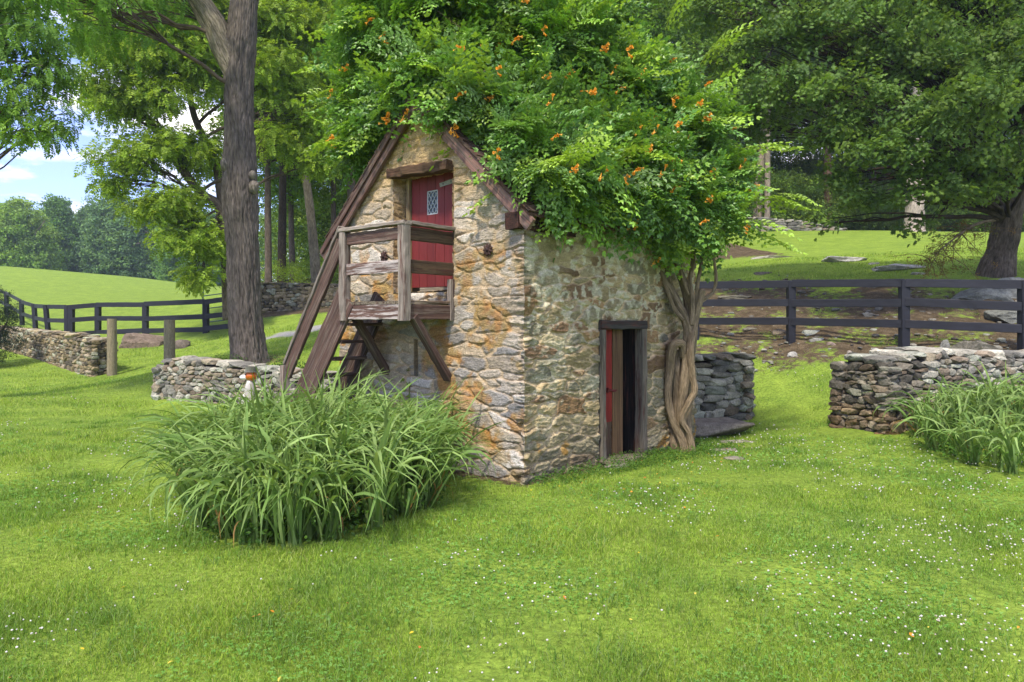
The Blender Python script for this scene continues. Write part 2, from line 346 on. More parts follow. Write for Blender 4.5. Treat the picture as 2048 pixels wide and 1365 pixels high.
# house frame: corner C, side wall runs along U, gable runs along Vd
C0 = np.array([.12, 7.14, 0.]); U = np.array([.643, .766, 0]); Vd = np.array([-.766, .643, 0]); Z = np.array([0, 0, 1.])
def hp(t, p, z): return C0 + Vd * t - U * p + Z * z        # t along the gable, p out from it
def sp(s, o, z): return C0 + U * s - Vd * o + Z * z        # s along the side wall, o out from it
SL, GW = 4.07, 3.16
HOUSE = [tuple(hp(0, 0, 0)[:2]), tuple(sp(SL, 0, 0)[:2]), tuple((hp(GW, 0, 0) + U * SL)[:2]), tuple(hp(GW, 0, 0)[:2])]
FENCE = [(1250, 19), (1390, 17.2), (1582, 16.2), (1808, 14.7), (2048, 13.6), (2320, 12.8)]
def masks(x, y):
    """soil: bank beside the black fence, forest floor, trodden edges; gravel: the lane behind the house"""
    n = fbm(np.stack([x * .45, y * .45, 0 * x], -1), 4, 5); n2 = fbm(np.stack([x * 1.7, y * 1.7, 0 * x], -1), 4, 9)
    fl = [((a - 1024) / F * d, d) for a, d in FENCE]
    fd = linedist(x, y + 0, [(a, b + 2.6) for a, b in fl])
    bank = sst(5.6, 1.4, fd) * (x > 3) * 1.0
    bank = np.clip(bank * 1.0 - sst(.4, .64, n2) * .48, 0, 1)
    under = sst(38, 46, y + .35 * x + n * 6) * sst(-11, -5, x + (y - 40) * .12 + n * 4) * sst(-6, 2, x + 20)
    wood = np.where(x < 12, sst(34.5, 37, y + n * 3 + .25 * (x + 8)) * sst(-17, -14.5, x - (y - 35) * .05), sst(44, 47, y + n * 3))
    hd = np.where(pgon(x, y, HOUSE), 0, linedist(x, y, HOUSE + HOUSE[:1]))
    edge = sst(.32, .05, hd + (n2 - .5) * .3) * .8
    g = sst(.75, .3, np.abs(y - 24.2 - .25 * (x + 8) + (n2 - .5) * 2)) * sst(-9.8, -8.6, x) * sst(3, 0, x)
    base = sst(1.2, .2, linedist(x, y, [P3(530, 30)[:2], P3(700, 28)[:2]])) * .9
    tree = sst(1.5, .5, np.hypot(x + 6.3, y - 17)) * .55
    soil = np.clip(np.maximum.reduce([bank, wood, edge, base, tree * (n2 > .4)]), 0, 1)
    return soil, g
def axis(lo, a, b, hi, st):
    m = np.arange(a, b, st); g = [b]; d = st
    while g[-1] < hi: d *= 1.18; g.append(g[-1] + d)
    l = [a]; d = st
    while l[-1] > lo: d *= 1.18; l.append(l[-1] - d)
    return np.concatenate([l[::-1][:-1], m, g])
def ground():
    xs = axis(-900, -28, 26, 900, .22); ys = axis(-300, 2, 44, 1400, .22); X, Y = np.meshgrid(xs, ys)
    H = hf(X, Y); near = sst(60, 20, np.hypot(X, Y))
    H = H + near * (fbm(np.stack([X * 1.1, Y * 1.1, 0 * X], -1), 3, 2) - .5) * .05
    s, g = masks(X, Y); k = (Y > 12) & (X > 3)
    H = H + s * k * near * (fbm(np.stack([X * 1.4, Y * 1.4, 0 * X], -1), 4, 8) - .45) * .35
    V = np.stack([X, Y, H], -1).reshape(-1, 3); n, m = X.shape
    i, j = np.meshgrid(np.arange(n - 1), np.arange(m - 1), indexing='ij'); k = (i * m + j).ravel()
    mb = MB(); mb.add(V, np.stack([k, k + 1, k + m + 1, k + m], -1), None, np.stack([s, g, 0 * s], -1).reshape(-1, 3))
    mt = bpy.data.materials.new('lawn'); mt.use_nodes = True; t = mt.node_tree; N = t.nodes.new; L = t.links.new; p = t.nodes['Principled BSDF']
    p.inputs['Roughness'].default_value = .95; p.inputs['Specular IOR Level'].default_value = .08
    at = N('ShaderNodeAttribute'); at.attribute_name = 'Col'; se = N('ShaderNodeSeparateColor'); L(at.outputs['Color'], se.inputs[0])
    gr = N('ShaderNodeAttribute'); gr.attribute_name = 'gr'
    def noise(sc, det=6):
        q = N('ShaderNodeTexNoise'); q.inputs['Scale'].default_value = sc; q.inputs['Detail'].default_value = det; q.inputs['Roughness'].default_value = .65; L(gr.outputs['Vector'], q.inputs['Vector']); return q.outputs['Fac']
    def ramp(f, a, b, c1, c2, c3=None):
        r = N('ShaderNodeValToRGB'); e = r.color_ramp.elements; e[0].position = a; e[0].color = (*c1, 1); e[1].position = b; e[1].color = (*c2, 1)
        if c3 is not None: x = e.new((a + b) / 2); x.color = (*c3, 1)
        L(f, r.inputs[0]); return r.outputs['Color']
    def mix(f, a, b, bt='MIX'):
        k = N('ShaderNodeMix'); k.data_type = 'RGBA'; k.blend_type = bt
        if isinstance(f, float): k.inputs['Factor'].default_value = f
        else: L(f, k.inputs['Factor'])
        L(a, k.inputs['A']); L(b, k.inputs['B']); return k.outputs['Result']
    gc = ramp(noise(1.4), .32, .68, (.14, .225, .036), (.22, .315, .05), (.178, .265, .042))
    gf = ramp(noise(22), .3, .7, (.5, .5, .5), (1.4, 1.4, 1.3)); gc = mix(1., gc, gf, 'MULTIPLY')
    gf = ramp(noise(3), .3, .7, (.82, .84, .8), (1.18, 1.14, 1.1)); gc = mix(1., gc, gf, 'MULTIPLY')
    so = ramp(noise(5), .3, .7, (.045, .035, .021), (.14, .112, .072), (.08, .062, .038)); sf = ramp(noise(40), .3, .72, (.5, .5, .5), (1.7, 1.6, 1.5)); so = mix(1., so, sf, 'MULTIPLY')
    nn = noise(7); ad = N('ShaderNodeMath'); ad.operation = 'MULTIPLY_ADD'; ad.inputs[1].default_value = 1.6; ad.inputs[2].default_value = -.8; L(nn, ad.inputs[0])
    a2 = N('ShaderNodeMath'); a2.operation = 'ADD'; L(ad.outputs[0], a2.inputs[0]); L(se.outputs[0], a2.inputs[1])
    mr = N('ShaderNodeMapRange'); mr.inputs['From Min'].default_value = .32; mr.inputs['From Max'].default_value = .62; L(a2.outputs[0], mr.inputs['Value'])
    c = mix(mr.outputs[0], gc, so)
    gv = ramp(noise(60), .3, .7, (.16, .16, .155), (.4, .39, .37)); c = mix(se.outputs[1], c, gv)
    L(c, p.inputs['Base Color'])
    b = N('ShaderNodeBump'); b.inputs['Strength'].default_value = .7; b.inputs['Distance'].default_value = .05; L(noise(28), b.inputs['Height']); L(b.outputs[0], p.inputs['Normal'])
    tag(mb.build('ground', mt, smooth=True), kind='structure')
ground()

# ------------------------------------------------------------------ rubble masonry as a relief surface
def voro(w, z, cw, ch, seed):
    a = w / cw; b = z / ch; ib = np.floor(b).astype(np.int64); F1 = np.full(w.shape, 9.); F2 = F1.copy(); ID = np.zeros(w.shape, np.int64); DX = np.zeros(w.shape); DZ = DX.copy()
    for dj in (-2, -1, 0, 1, 2):
        jb = ib + dj; off = .5 * (jb % 2) + .3 * hsh(jb, 0, 0, seed); ia = np.floor(a - off).astype(np.int64)
        for di in (-2, -1, 0, 1, 2):
            ja = ia + di; r1 = hsh(ja, jb, 1, seed); r2 = hsh(ja, jb, 2, seed); r3 = hsh(ja, jb, 3, seed)
            ex = (a - (ja + .5 + off + (r1 - .5) * .85)) * cw * .3; ez = (b - (jb + .5 + (r2 - .5) * .55)) * ch
            d = (np.abs(ex) ** 2.6 + np.abs(ez) ** 2.6) ** (1 / 2.6) - r3 * r3 * ch * .62
            m1 = d < F1; F2 = np.where(m1, F1, np.minimum(F2, d)); DX = np.where(m1, ex, DX); DZ = np.where(m1, ez, DZ)
            ID = np.where(m1, ja * 7919 + jb * 104729, ID); F1 = np.where(m1, d, F1)
    return F2 - F1, ID, DX, DZ
S_PAL_G = np.array([srgb(150, 136, 112), srgb(138, 130, 114), srgb(160, 144, 114), srgb(124, 118, 106), srgb(152, 132, 98), srgb(140, 124, 96), srgb(168, 158, 138), srgb(142, 128, 104)])
S_PAL_S = np.array([srgb(132, 126, 100), srgb(140, 130, 98), srgb(112, 112, 96), srgb(152, 140, 106), srgb(134, 110, 78), srgb(118, 116, 96), srgb(158, 150, 120), srgb(112, 92, 70)])
def masonry(w, z, side, wp):
    """height and colour of the wall at unfolded coordinate w (gable negative, side positive)"""
    q = np.stack([w, z, 0 * w], -1)
    ww = w + (fbm(q * 7, 4, 31) - .5) * .09; z2 = z + (fbm(q * 6, 4, 33) - .5) * .075 + (fbm(q * 1.3, 2, 35) - .5) * .16
    e, ID, DX, DZ = voro(ww, z2, .38, .128, 4)
    r = [hsh(ID, k, 7, 5) for k in range(6)]
    face = sst(.003, .022, e + (fbm(q * 24, 2, 3) - .5) * .014)
    n = fbm(q * 11 + r[0][..., None] * 9, 4, 41); n2 = fbm(q * np.array([16, 42, 1]), 3, 43)
    ledge = np.abs(((DZ * (22 + 14 * r[1]) + n * 1.6) % 1) - .5)
    h = face * (.016 + .024 * r[2] + DX * (r[3] - .5) * .2 + DZ * (r[4] - .35) * .34 + (n - .5) * .034 + (n2 - .5) * .024 + ledge * .014)
    h = h + (1 - face) * (fbm(q * 30, 3, 44) - .5) * .008
    pal = np.array([1.12, 1.02, .88]) * (S_PAL_S * .85 + S_PAL_S.mean(1, keepdims=True) * .15) * 1.28 if side else (S_PAL_G * .68 + S_PAL_G.mean(1, keepdims=True) * .32) * 1.46
    sc = pal[(r[5] * len(pal)).astype(int) % len(pal)] * (.78 + .45 * r[0])[..., None]
    sc = sc * (.8 + .42 * n)[..., None] * (.9 + .2 * n2)[..., None]
    mo = (srgb(214, 190, 148) if side else srgb(184, 163, 130)) * (.8 + .35 * fbm(q * 9, 3, 45))[..., None]
    big = fbm(q * 2.3, 4, 51); sp = fbm(q * 14, 4, 53)
    if not side: h = h * (1 - .4 * sst(.05, .3, np.abs(w)))
    if side:
        up = .85 * sst(1.95, 2.5, z + (big - .5) * 1.1)[..., None]                     # the upper wall is rendered and mossy
        rend = srgb(154, 142, 106) * (.7 + .6 * fbm(q * 5, 4, 55))[..., None]
        mo = lerp(mo, rend, up); hid = up[..., 0] * sst(.3, .6, fbm(q * 3.1, 3, 57)); h = h * (1 - .6 * hid); sc = lerp(sc, rend, (hid * .75)[..., None])
        lime = sst(.49, .57, big + (sp - .5) * .55) * sst(.15, .9, z) * sst(1.45, 1.1, np.abs(w - 1.1)) * sst(3.9, 3.2, w)
        lime2 = sst(.56, .62, sp + (n - .5) * .3) * sst(1.2, 1.9, z)
        c = lerp(mo, sc, face[..., None]); c = lerp(c, srgb(206, 202, 172), (np.maximum(lime * sst(.35, .6, sp) * (1 - .45 * face), lime2) * .75)[..., None])
        damp = sst(.55, .0, z + (big - .5) * .5)[..., None]; c = lerp(c, srgb(108, 106, 88) * (.7 + .6 * sp)[..., None], damp * .5)
        lich = sst(.62, .68, fbm(q * 4.2, 5, 61)) * sst(.9, .1, z); c = lerp(c, srgb(168, 122, 40), (lich * .7)[..., None])
    else:
        c = lerp(mo, sc, face[..., None])
        up = sst(2.9, 3.5, z + (big - .5) * .9)[..., None]; c = lerp(c, srgb(196, 160, 98) * (.7 + .5 * sp)[..., None], up * .62)
        t = -w
        zone = .85 * sst(1.1, .5, np.abs(t - .8) + (big - .5)) * sst(.2, .5, z) * sst(3.0, 2.3, z) + .7 * sst(.35, .15, np.abs(t - .3)) * sst(.75, .35, z) + .9 * sst(.9, .4, np.abs(t - 2.3)) * sst(.9, .3, np.abs(z - 2.0)) + .9 * sst(2.6, 2.9, t) * sst(2.2, 1.5, z)
        lich = sst(.52, .6, fbm(q * 3.4, 6, 63) + .13 * np.clip(zone, 0, 1) - .1)
        lc = lerp(srgb(170, 116, 34), srgb(156, 126, 58), sst(.35, .65, fbm(q * 12, 3, 65))[..., None])
        c = lerp(c, lc, (lich * np.clip(zone, 0, 1) * sst(.25, .6, sp + .15))[..., None] * .8)
        cool = sst(.6, .1, t)[..., None] * sst(.25, .5, big)[..., None]; c = lerp(c, c * np.array([.92, .98, 1.12]), cool * .8)
    grit = fbm(q * 70, 2, 67); c = c * (.8 + .4 * grit)[..., None]
    return h, np.clip(c, .01, .9)
def relief(mb, o, a, b, nrmv, la, lb, res, wfun, side, hole=None, keep=None, fade=None, amp=1.):
    """grid spanned by a (la long) and b (lb long) from o, pushed out along nrmv"""
    na, nb = max(2, int(la / res)), max(2, int(lb / res)); x = np.linspace(0, la, na + 1); y = np.linspace(0, lb, nb + 1); X, Y = np.meshgrid(x, y)
    P = o + X[..., None] * a + Y[..., None] * b
    h, c = masonry(*wfun(X, Y, P), side, P)
    if fade is not None: h = h * fade(X, Y)
    V = P + nrmv * (h * amp)[..., None]
    n, m = X.shape; i, j = np.meshgrid(np.arange(n - 1), np.arange(m - 1), indexing='ij'); i = i.ravel(); j = j.ravel()
    cx, cy = (x[j] + x[j + 1]) / 2, (y[i] + y[i + 1]) / 2; ok = np.ones(len(i), bool)
    if hole is not None:
        for (x0, x1, y0, y1) in hole: ok &= ~((cx > x0) & (cx < x1) & (cy > y0) & (cy < y1))
    if keep is not None: ok &= keep(cx, cy)
    k = (i * m + j)[ok]; mb.add(V.reshape(-1, 3), np.stack([k, k + 1, k + m + 1, k + m], -1), None, c.reshape(-1, 3), P.reshape(-1, 3))
    return X, Y, h

def rakez(t): return 4.36 - .93 * np.abs(t - 1.58)
house = thing('stone_house', C0, 'small rubble stone outbuilding with steep roof buried under flowering vine', 'outbuilding')
ZB = -.45
RES = .0105
EB = .0
def hcorner(z):       # the relief of the corner stones, shared by both walls
    hg, _ = masonry(np.zeros_like(z), z, False, None); return hg
# gable wall: x runs from the left end (t=GW) to the corner (t=0)
UD = (1.02, 2.08, 2.02, 3.46); SLIT = (1.62, 1.70, 1.02, 1.47)
def holes_g(): return [(GW - UD[1], GW - UD[0], UD[2] - ZB, UD[3] - ZB), (GW - SLIT[1], GW - SLIT[0], SLIT[2] - ZB, SLIT[3] - ZB)]
def fade_g(X, Y):
    f = np.ones_like(X)
    for (x0, x1, y0, y1) in holes_g():
        d = np.maximum(np.maximum(x0 - X, X - x1), np.maximum(y0 - Y, Y - y1)); f = f * sst(-.01, .05, np.abs(d) + .004)
    return f * (1 + .8 * sst(.14, 0., GW - X))
def shift_corner(mb, first, axis_other, tdist):
    V = mb.V[-1]; P = mb.G[-1]; z = P[:, 2]; hc = hcorner(z); f = sst(.14, 0., tdist(P)); V += axis_other * (hc * 1.8 * f)[:, None]
mb = MB()
relief(mb, hp(GW, 0, ZB), -Vd, Z, -U, GW, 4.4 - ZB, RES, lambda X, Y, P: (-(GW - X), Y + ZB), False, hole=holes_g(), keep=lambda x, y: y + ZB < rakez(GW - x) + .02, fade=fade_g)
shift_corner(mb, 0, -Vd, lambda P: (P - C0) @ Vd)
gable = sub(mb.build('gable_wall', M_mason, house, smooth=True), house)
gable['label'] = 'warm tan gable wall with orange lichen'
LD = (1.44, 2.53, -.25, 1.68)
mb = MB()
hole_s = [(LD[0], LD[1], LD[2] - ZB, LD[3] - ZB)]
def fade_s(X, Y):
    x0, x1, y0, y1 = hole_s[0]; d = np.maximum(np.maximum(x0 - X, X - x1), np.maximum(y0 - Y, Y - y1)); return sst(-.01, .05, np.abs(d) + .004) * (1 + .8 * sst(.14, 0., X))
relief(mb, sp(0, 0, ZB), U, Z, -Vd, SL, 2.9 - ZB, RES, lambda X, Y, P: (X, Y + ZB), True, hole=hole_s, fade=fade_s)
shift_corner(mb, 0, -U, lambda P: (P - C0) @ U)
side = sub(mb.build('side_wall', M_mason, house, smooth=True), house); side['label'] = 'grey green side wall with lime patches'
mb = MB()
relief(mb, sp(SL, 0, ZB), Vd, Z, U, GW, 4.4 - ZB, .04, lambda X, Y, P: (SL + X, Y + ZB), True, keep=lambda x, y: y + ZB < rakez(x) + .02)
mb.build('back_wall', M_mason, house, smooth=True)
mb = MB()
relief(mb, hp(GW, 0, ZB) + U * SL, -U, Z, Vd, SL, 2.9 - ZB, .04, lambda X, Y, P: (-GW - SL + X, Y + ZB), False)
mb.build('far_wall', M_mason, house, smooth=True)
# reveals of the openings
mb = MB()
rev = lambda X, Y, P: (X * 1.0 - 9 + Y * 0, Y + 3)
t0, t1, z0, z1 = UD
relief(mb, hp(t1, .01, z0), U, Z, -Vd, .36, z1 - z0, .012, rev, False, amp=.8)
relief(mb, hp(t0, .01, z0), U, Z, Vd, .36, z1 - z0, .012, rev, False, amp=.8)
relief(mb, hp(t1, .01, z1), U, -Vd, -Z, .36, t1 - t0, .02, rev, False, amp=.8)
relief(mb, hp(t1, .01, z0), U, -Vd, Z, .36, t1 - t0, .02, rev, False, amp=.8)
mb.build('door_reveal', M_mason, gable, smooth=True)
mb = MB()
t0, t1, z0, z1 = SLIT
for a, d in ((t1, -Vd), (t0, Vd)): relief(mb, hp(a, .01, z0), U, Z, d, .3, z1 - z0, .02, rev, False, amp=.5)
for a, d in ((z0, Z), (z1, -Z)): relief(mb, hp(t1, .01, a), U, -Vd, d, .3, t1 - t0, .02, rev, False, amp=.5)
mb.build('vent_slit', M_mason, gable, smooth=True)
mb = MB()
s0, s1, z0, z1 = LD
for a, d in ((s0, U), (s1, -U)): relief(mb, sp(a, .01, z0), Vd, Z, d, .45, z1 - z0, .02, rev, True, amp=.6)
for a, d in ((z0, Z), (z1, -Z)): relief(mb, sp(s0, .01, a), Vd, U, d, .45, s1 - s0, .02, rev, True, amp=.6)
mb.build('door_reveal', M_mason, side, smooth=True)
# inner skin of the walls, dark inside
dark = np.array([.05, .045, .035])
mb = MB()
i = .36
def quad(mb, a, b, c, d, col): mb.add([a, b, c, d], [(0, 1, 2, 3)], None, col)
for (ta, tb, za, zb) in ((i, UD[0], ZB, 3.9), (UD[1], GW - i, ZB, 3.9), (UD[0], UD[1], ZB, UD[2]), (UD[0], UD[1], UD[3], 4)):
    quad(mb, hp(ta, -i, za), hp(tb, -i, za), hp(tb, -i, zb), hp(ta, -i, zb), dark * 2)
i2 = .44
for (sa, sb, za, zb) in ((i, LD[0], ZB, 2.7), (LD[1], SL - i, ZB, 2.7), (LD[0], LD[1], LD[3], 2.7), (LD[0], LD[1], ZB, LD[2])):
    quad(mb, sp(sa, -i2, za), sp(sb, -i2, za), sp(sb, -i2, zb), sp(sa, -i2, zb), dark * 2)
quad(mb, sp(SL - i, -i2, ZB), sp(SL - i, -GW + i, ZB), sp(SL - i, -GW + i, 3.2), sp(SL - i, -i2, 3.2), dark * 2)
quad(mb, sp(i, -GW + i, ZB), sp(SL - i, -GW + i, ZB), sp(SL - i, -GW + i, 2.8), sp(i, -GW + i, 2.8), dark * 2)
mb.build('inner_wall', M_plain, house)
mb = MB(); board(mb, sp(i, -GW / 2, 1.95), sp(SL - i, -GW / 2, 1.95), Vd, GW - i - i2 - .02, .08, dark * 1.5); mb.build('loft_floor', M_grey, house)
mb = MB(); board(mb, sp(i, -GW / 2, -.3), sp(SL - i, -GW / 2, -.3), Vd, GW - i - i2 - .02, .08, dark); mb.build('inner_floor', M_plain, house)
# roof: shingle courses on two slopes, running past the gable
mb = MB(); sl = math.hypot(1, .93); OH = .13
for sgn in (-1, 1):
    nr = 17; lt = 1.58 + .17 
    for k in range(nr):
        f0 = 1 - (k + 1) / nr; f1 = min(f0 + 1.9 / nr, 1)
        s = -OH
        while s < SL + .12:
            wd = rng.uniform(.09, .19); e = min(s + wd, SL + .14); j = rng.uniform(-.02, .02)
            ta = 1.58 + sgn * lt * (1 - f0 * 1.0 + j * .3); tb = 1.58 + sgn * lt * (1 - f1)
            lift = .04 + .012
            za = 4.36 - .93 * abs(ta - 1.58) + lift + .03; zb = 4.36 - .93 * abs(tb - 1.58) + lift
            a = hp(ta, 0, za) + U * (s + e) / 2; b = hp(tb, 0, zb) + U * (s + e) / 2
            sp_ = rng.uniform(.6, 1.2); board(mb, a, b, U, e - s - .006, .016, srgb(98, 82, 70) * sp_, jit=.0015, n=2, cut=.002); s = e
roof = sub(mb.build('roof', M_grey, house), house); roof['label'] = 'old wooden shingle roof'
mb = MB()
for sgn in (-1, 1):    # sheathing under the shingles
    te = 1.58 + sgn * 1.74; a = hp(1.58, OH - .02, 4.385); b = hp(te, OH - .02, 4.385 - .93 * 1.74)
    c = b + U * (SL + OH + .1); d = a + U * (SL + OH + .1); n_ = Z * .025
    mb.add([a, b, c, d, a + n_, b + n_, c + n_, d + n_], [(0, 1, 2, 3), (4, 7, 6, 5), (0, 4, 5, 1), (1, 5, 6, 2), (2, 6, 7, 3), (3, 7, 4, 0)], None, srgb(96, 74, 62))
mb.build('sheathing', M_grey, roof)
for sgn in (-1, 1):
    mb = MB(); te = 1.58 + sgn * (1.74 if sgn < 0 else 1.86)
    off = .075
    board(mb, hp(1.58 + sgn * .005, .075, 4.36 - off), hp(te, .075, 4.36 - off - .93 * abs(te - 1.58)), Z, .14, .045, srgb(112, 84, 74) * (1.25 if sgn < 0 else 1), n=14, jit=.004)
    if sgn > 0: board(mb, hp(1.60, .115, 4.36 - off + .06), hp(te, .115, 4.36 - off + .06 - .93 * abs(te - 1.58)), Z, .07, .03, srgb(92, 66, 58), n=14, jit=.004)
    mb.build('rake_board', M_brown, roof)
for t_ in (.055, GW - .06):
    mb = MB(); board(mb, hp(t_, .13, 2.73), hp(t_, -1, 2.73), Z, .17, .17, srgb(58, 42, 36), jit=.006); mb.build('beam_end', M_grey, house)
pass
# lintel over the upper door
mb = MB(); a = hp(UD[1] + .0, .03, UD[3] + .035); b = hp(UD[0] + .01, .03, UD[3] + .0)
board(mb, a, b, Z, .11, .16, srgb(92, 72, 54), jit=.008, n=14, cut=.012); mb.build('lintel', M_grey, house)['label'] = 'crooked old timber over the upper door'
# upper door: six vertical boards, lattice light, strap hinge
door = None
mb = MB(); r = .2; tw = 1.95; n = 6; wds = np.array([.13, .13, .14, .14, .15, .19]); wds = wds / wds.sum() * (tw - UD[0] + .02); t = tw
WIN = (1.485, 1.66, 2.985, 3.265)
for k in range(n):
    tm = t - wds[k] / 2; c = srgb(108, 38, 37) * rng.uniform(.85, 1.12); zt = UD[3] + .02
    segs = [(2.10, zt)]
    if tm - wds[k] / 2 < WIN[1] - .01 and tm + wds[k] / 2 > WIN[0] + .01: segs = [(2.10, WIN[2]), (WIN[3], zt)]
    if len(segs) == 2:
        for ea, eb in ((tm - wds[k] / 2 + .002, WIN[0]), (WIN[1], tm + wds[k] / 2 - .002)):
            if eb - ea > .006: board(mb, hp((ea + eb) / 2, -r, WIN[2]), hp((ea + eb) / 2, -r, WIN[3]), Vd, eb - ea, .03, c, jit=.0005, n=3, cut=.002)
    for za, zb in segs: board(mb, hp(tm, -r, za), hp(tm, -r, zb), Vd, wds[k] - .005, .03, c, jit=.0012, n=5, cut=.004)
    t -= wds[k]
door = sub(mb.build('upper_door', M_red, house), house); door['label'] = 'faded red plank door with lattice light'
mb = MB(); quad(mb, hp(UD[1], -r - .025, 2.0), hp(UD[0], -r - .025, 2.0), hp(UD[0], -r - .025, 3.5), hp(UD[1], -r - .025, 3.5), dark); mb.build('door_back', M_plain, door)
mb = MB(); board(mb, hp(1.975, -r + .03, 2.05), hp(1.975, -r + .03, 3.47), Vd, .045, .06, srgb(150, 134, 100), n=8); mb.build('door_jamb', M_grey, door)
mb = MB(); quad(mb, hp(WIN[1], -r + .002, WIN[2]), hp(WIN[0], -r + .002, WIN[2]), hp(WIN[0], -r + .002, WIN[3]), hp(WIN[1], -r + .002, WIN[3]), srgb(34, 48, 44)); pane = mb.build('window_pane', M_glass, door)
mb = MB(); lead = srgb(170, 176, 172); x0, x1, y0, y1 = WIN
for k in range(-3, 4):
    for s in (1, -1):
        # diagonal cames clipped to the light
        pts = []
        for q in np.linspace(0, 1, 60):
            tt = x0 + (x1 - x0) * q; zz_ = y0 + (y1 - y0) * (.5 + s * (q - .5) * 1.0 * 1.0) + k * (y1 - y0) / 3.
            if y0 <= zz_ <= y1: pts.append((tt, zz_))
        if len(pts) > 3: board(mb, hp(pts[0][0], -r + .008, pts[0][1]), hp(pts[-1][0], -r + .008, pts[-1][1]), Vd if 0 else np.cross(U, Vd), .0075, .008, lead, jit=0, n=2, cut=.001)
for a_, b_ in (((x0, y0), (x0, y1)), ((x1, y0), (x1, y1)), ((x0, y0), (x1, y0)), ((x0, y1), (x1, y1))):
    board(mb, hp(a_[0], -r + .01, a_[1]), hp(b_[0], -r + .01, b_[1]), Z if a_[1] == b_[1] else Vd, .012, .012, lead, jit=0, n=2, cut=.001)
mb.build('window_lattice', M_plain, door)
mb = MB(); board(mb, hp(1.03, -r + .025, 3.36), hp(1.43, -r + .025, 3.315), Z, .05, .01, srgb(140, 142, 132), n=6, jit=.002)
for q in (.15, .55, .9): mb.add(ICO1[0] * .009 + hp(1.03 + .38 * q, -r + .032, 3.36 - .043 * q), None, ICO1[1], srgb(90, 92, 86))
mb.build('hinge', M_iron, door)
# iron wall anchors: petalled rosettes
for tt, z in ((.47, 2.46), (2.22, 2.49)):
    mb = MB(); c = hp(tt, .035, z)
    for k in range(9):
        a = k * 2 * math.pi / 9; d = Vd * math.cos(a) + Z * math.sin(a)
        v = ICO2[0] * np.array([.036, .017, .012]); V_ = v[:, :1] * d + v[:, 1:2] * np.cross(U, d) - v[:, 2:] * U * (1 + .5 * (k % 2)); mb.add(c + d * .038 + V_, None, ICO2[1], srgb(72, 52, 46))
    mb.add(ICO2[0] * .022 + c - U * .012, None, ICO2[1], srgb(60, 44, 40)); mb.build('wall_anchor', M_iron, house, smooth=True)
# lower door: frame, red leaf with rotten foot, loose board, dark gap, sill stone
frame = MB(); cb = srgb(74, 70, 62)
board(frame, sp(LD[0] + .035, .0, -.1), sp(LD[0] + .035, .0, 1.58), U, .085, .13, srgb(104, 98, 86), jit=.006, n=14, cut=.01)
board(frame, sp(LD[1] - .055, .0, -.12), sp(LD[1] - .055, .0, 1.58), U, .11, .13, srgb(104, 98, 86), jit=.006, n=14, cut=.01)
board(frame, sp(LD[0] - .01, .012, 1.64), sp(LD[1] + .01, .012, 1.63), Z, .11, .09, srgb(62, 60, 56), jit=.004, n=8, cut=.01)
fr = sub(frame.build('door_frame', M_grey, house), house); fr['label'] = 'rough sawn dark timber door frame'
mb = MB(); a0 = LD[0] + .08
board(mb, sp(a0 + .16, -.088, .42), sp(a0 + .16, -.088, 1.6), U, .36, .035, srgb(128, 34, 26), jit=.002, n=10)
ld = sub(mb.build('lower_door', M_redworn, house), house); ld['label'] = 'dark red plank door with rotten foot'
mb = MB(); board(mb, sp(a0 + .16, -.088, -.08), sp(a0 + .16, -.088, .425), U, .335, .03, srgb(92, 78, 60), jit=.005, n=10); mb.build('rotten_plank', M_grey, ld)
mb = MB(); board(mb, sp(LD[1] - .03, -.25, -.1), sp(LD[1] - .03, -.25, 1.6), Vd, .36, .03, srgb(38, 34, 30), jit=.003, n=10); mb.build('jamb_board', M_grey, fr)
mb = MB(); board(mb, sp(a0 + .46, -.07, -.05), sp(a0 + .46, -.075, 1.58), U, .235, .035, srgb(104, 82, 58), jit=.002, n=8); mb.build('loose_board', M_post if 0 else M_grey, ld)
mb = MB(); board(mb, sp(a0 + .02, -.105, 1.33), sp(a0 + .15, -.105, 1.33), Z, .05, .01, srgb(150, 152, 146), n=3); mb.add(ICO2[0] * np.array([.035, .035, .035]) + sp(a0 + .16, -.105, 1.33), None, ICO2[1], srgb(150, 152, 146)); mb.build('hinge', M_iron, ld)
mb = MB(); board(mb, sp(a0 + .2, -.06, .82), sp(a0 + .44, -.07, .8), Z, .035, .03, srgb(90, 30, 24), n=4); board(mb, sp(a0 + .22, -.11, .82), sp(a0 + .22, -.05, .82), Z, .06, .03, srgb(90, 30, 24), n=3); mb.build('latch', M_iron, ld)
mb = MB()
for z in (1.15, 1.0, .62, .3, .05):
    mb = MB(); tube(mb, resample([sp(a0 + .3, -.085, z), sp(a0 + .36, -.078, z + .012), sp(a0 + .5, -.08, z + .006)], 8), .0025, 5, srgb(130, 126, 116)); mb.build('wire', M_iron, ld)
# balcony
p0 = .72; tl, tr_ = 2.08, 1.02
bal = sub(MB.build((lambda m: (board(m, hp(tl, p0 / 2, 1.78), hp(tl, p0 / 2, 1.781), U, .001, .001), m)[1])(MB()), 'balcony', M_grey, house), house) if 0 else None
mb = MB(); nb_ = 7
for k in range(nb_):
    t = tr_ + (tl - tr_) * (k + .5) / nb_; board(mb, hp(t, -.12, 1.90), hp(t, p0 + .015, 1.885), Vd, (tl - tr_) / nb_ - .008, .035, srgb(118, 108, 92) * rng.uniform(.85, 1.1), jit=.004, n=8)
bal = sub(mb.build('balcony', M_grey, house), house); bal['label'] = 'weathered timber balcony under the upper door'
PG = srgb(140, 130, 118); PB = srgb(88, 66, 57)
mb = MB(); board(mb, hp(tl + .02, p0 - .01, 1.785), hp(tr_ - .0, p0 - .01, 1.785), Z, .165, .045, PB * 1.15, n=12); mb.build('rim_board', M_peel, bal)
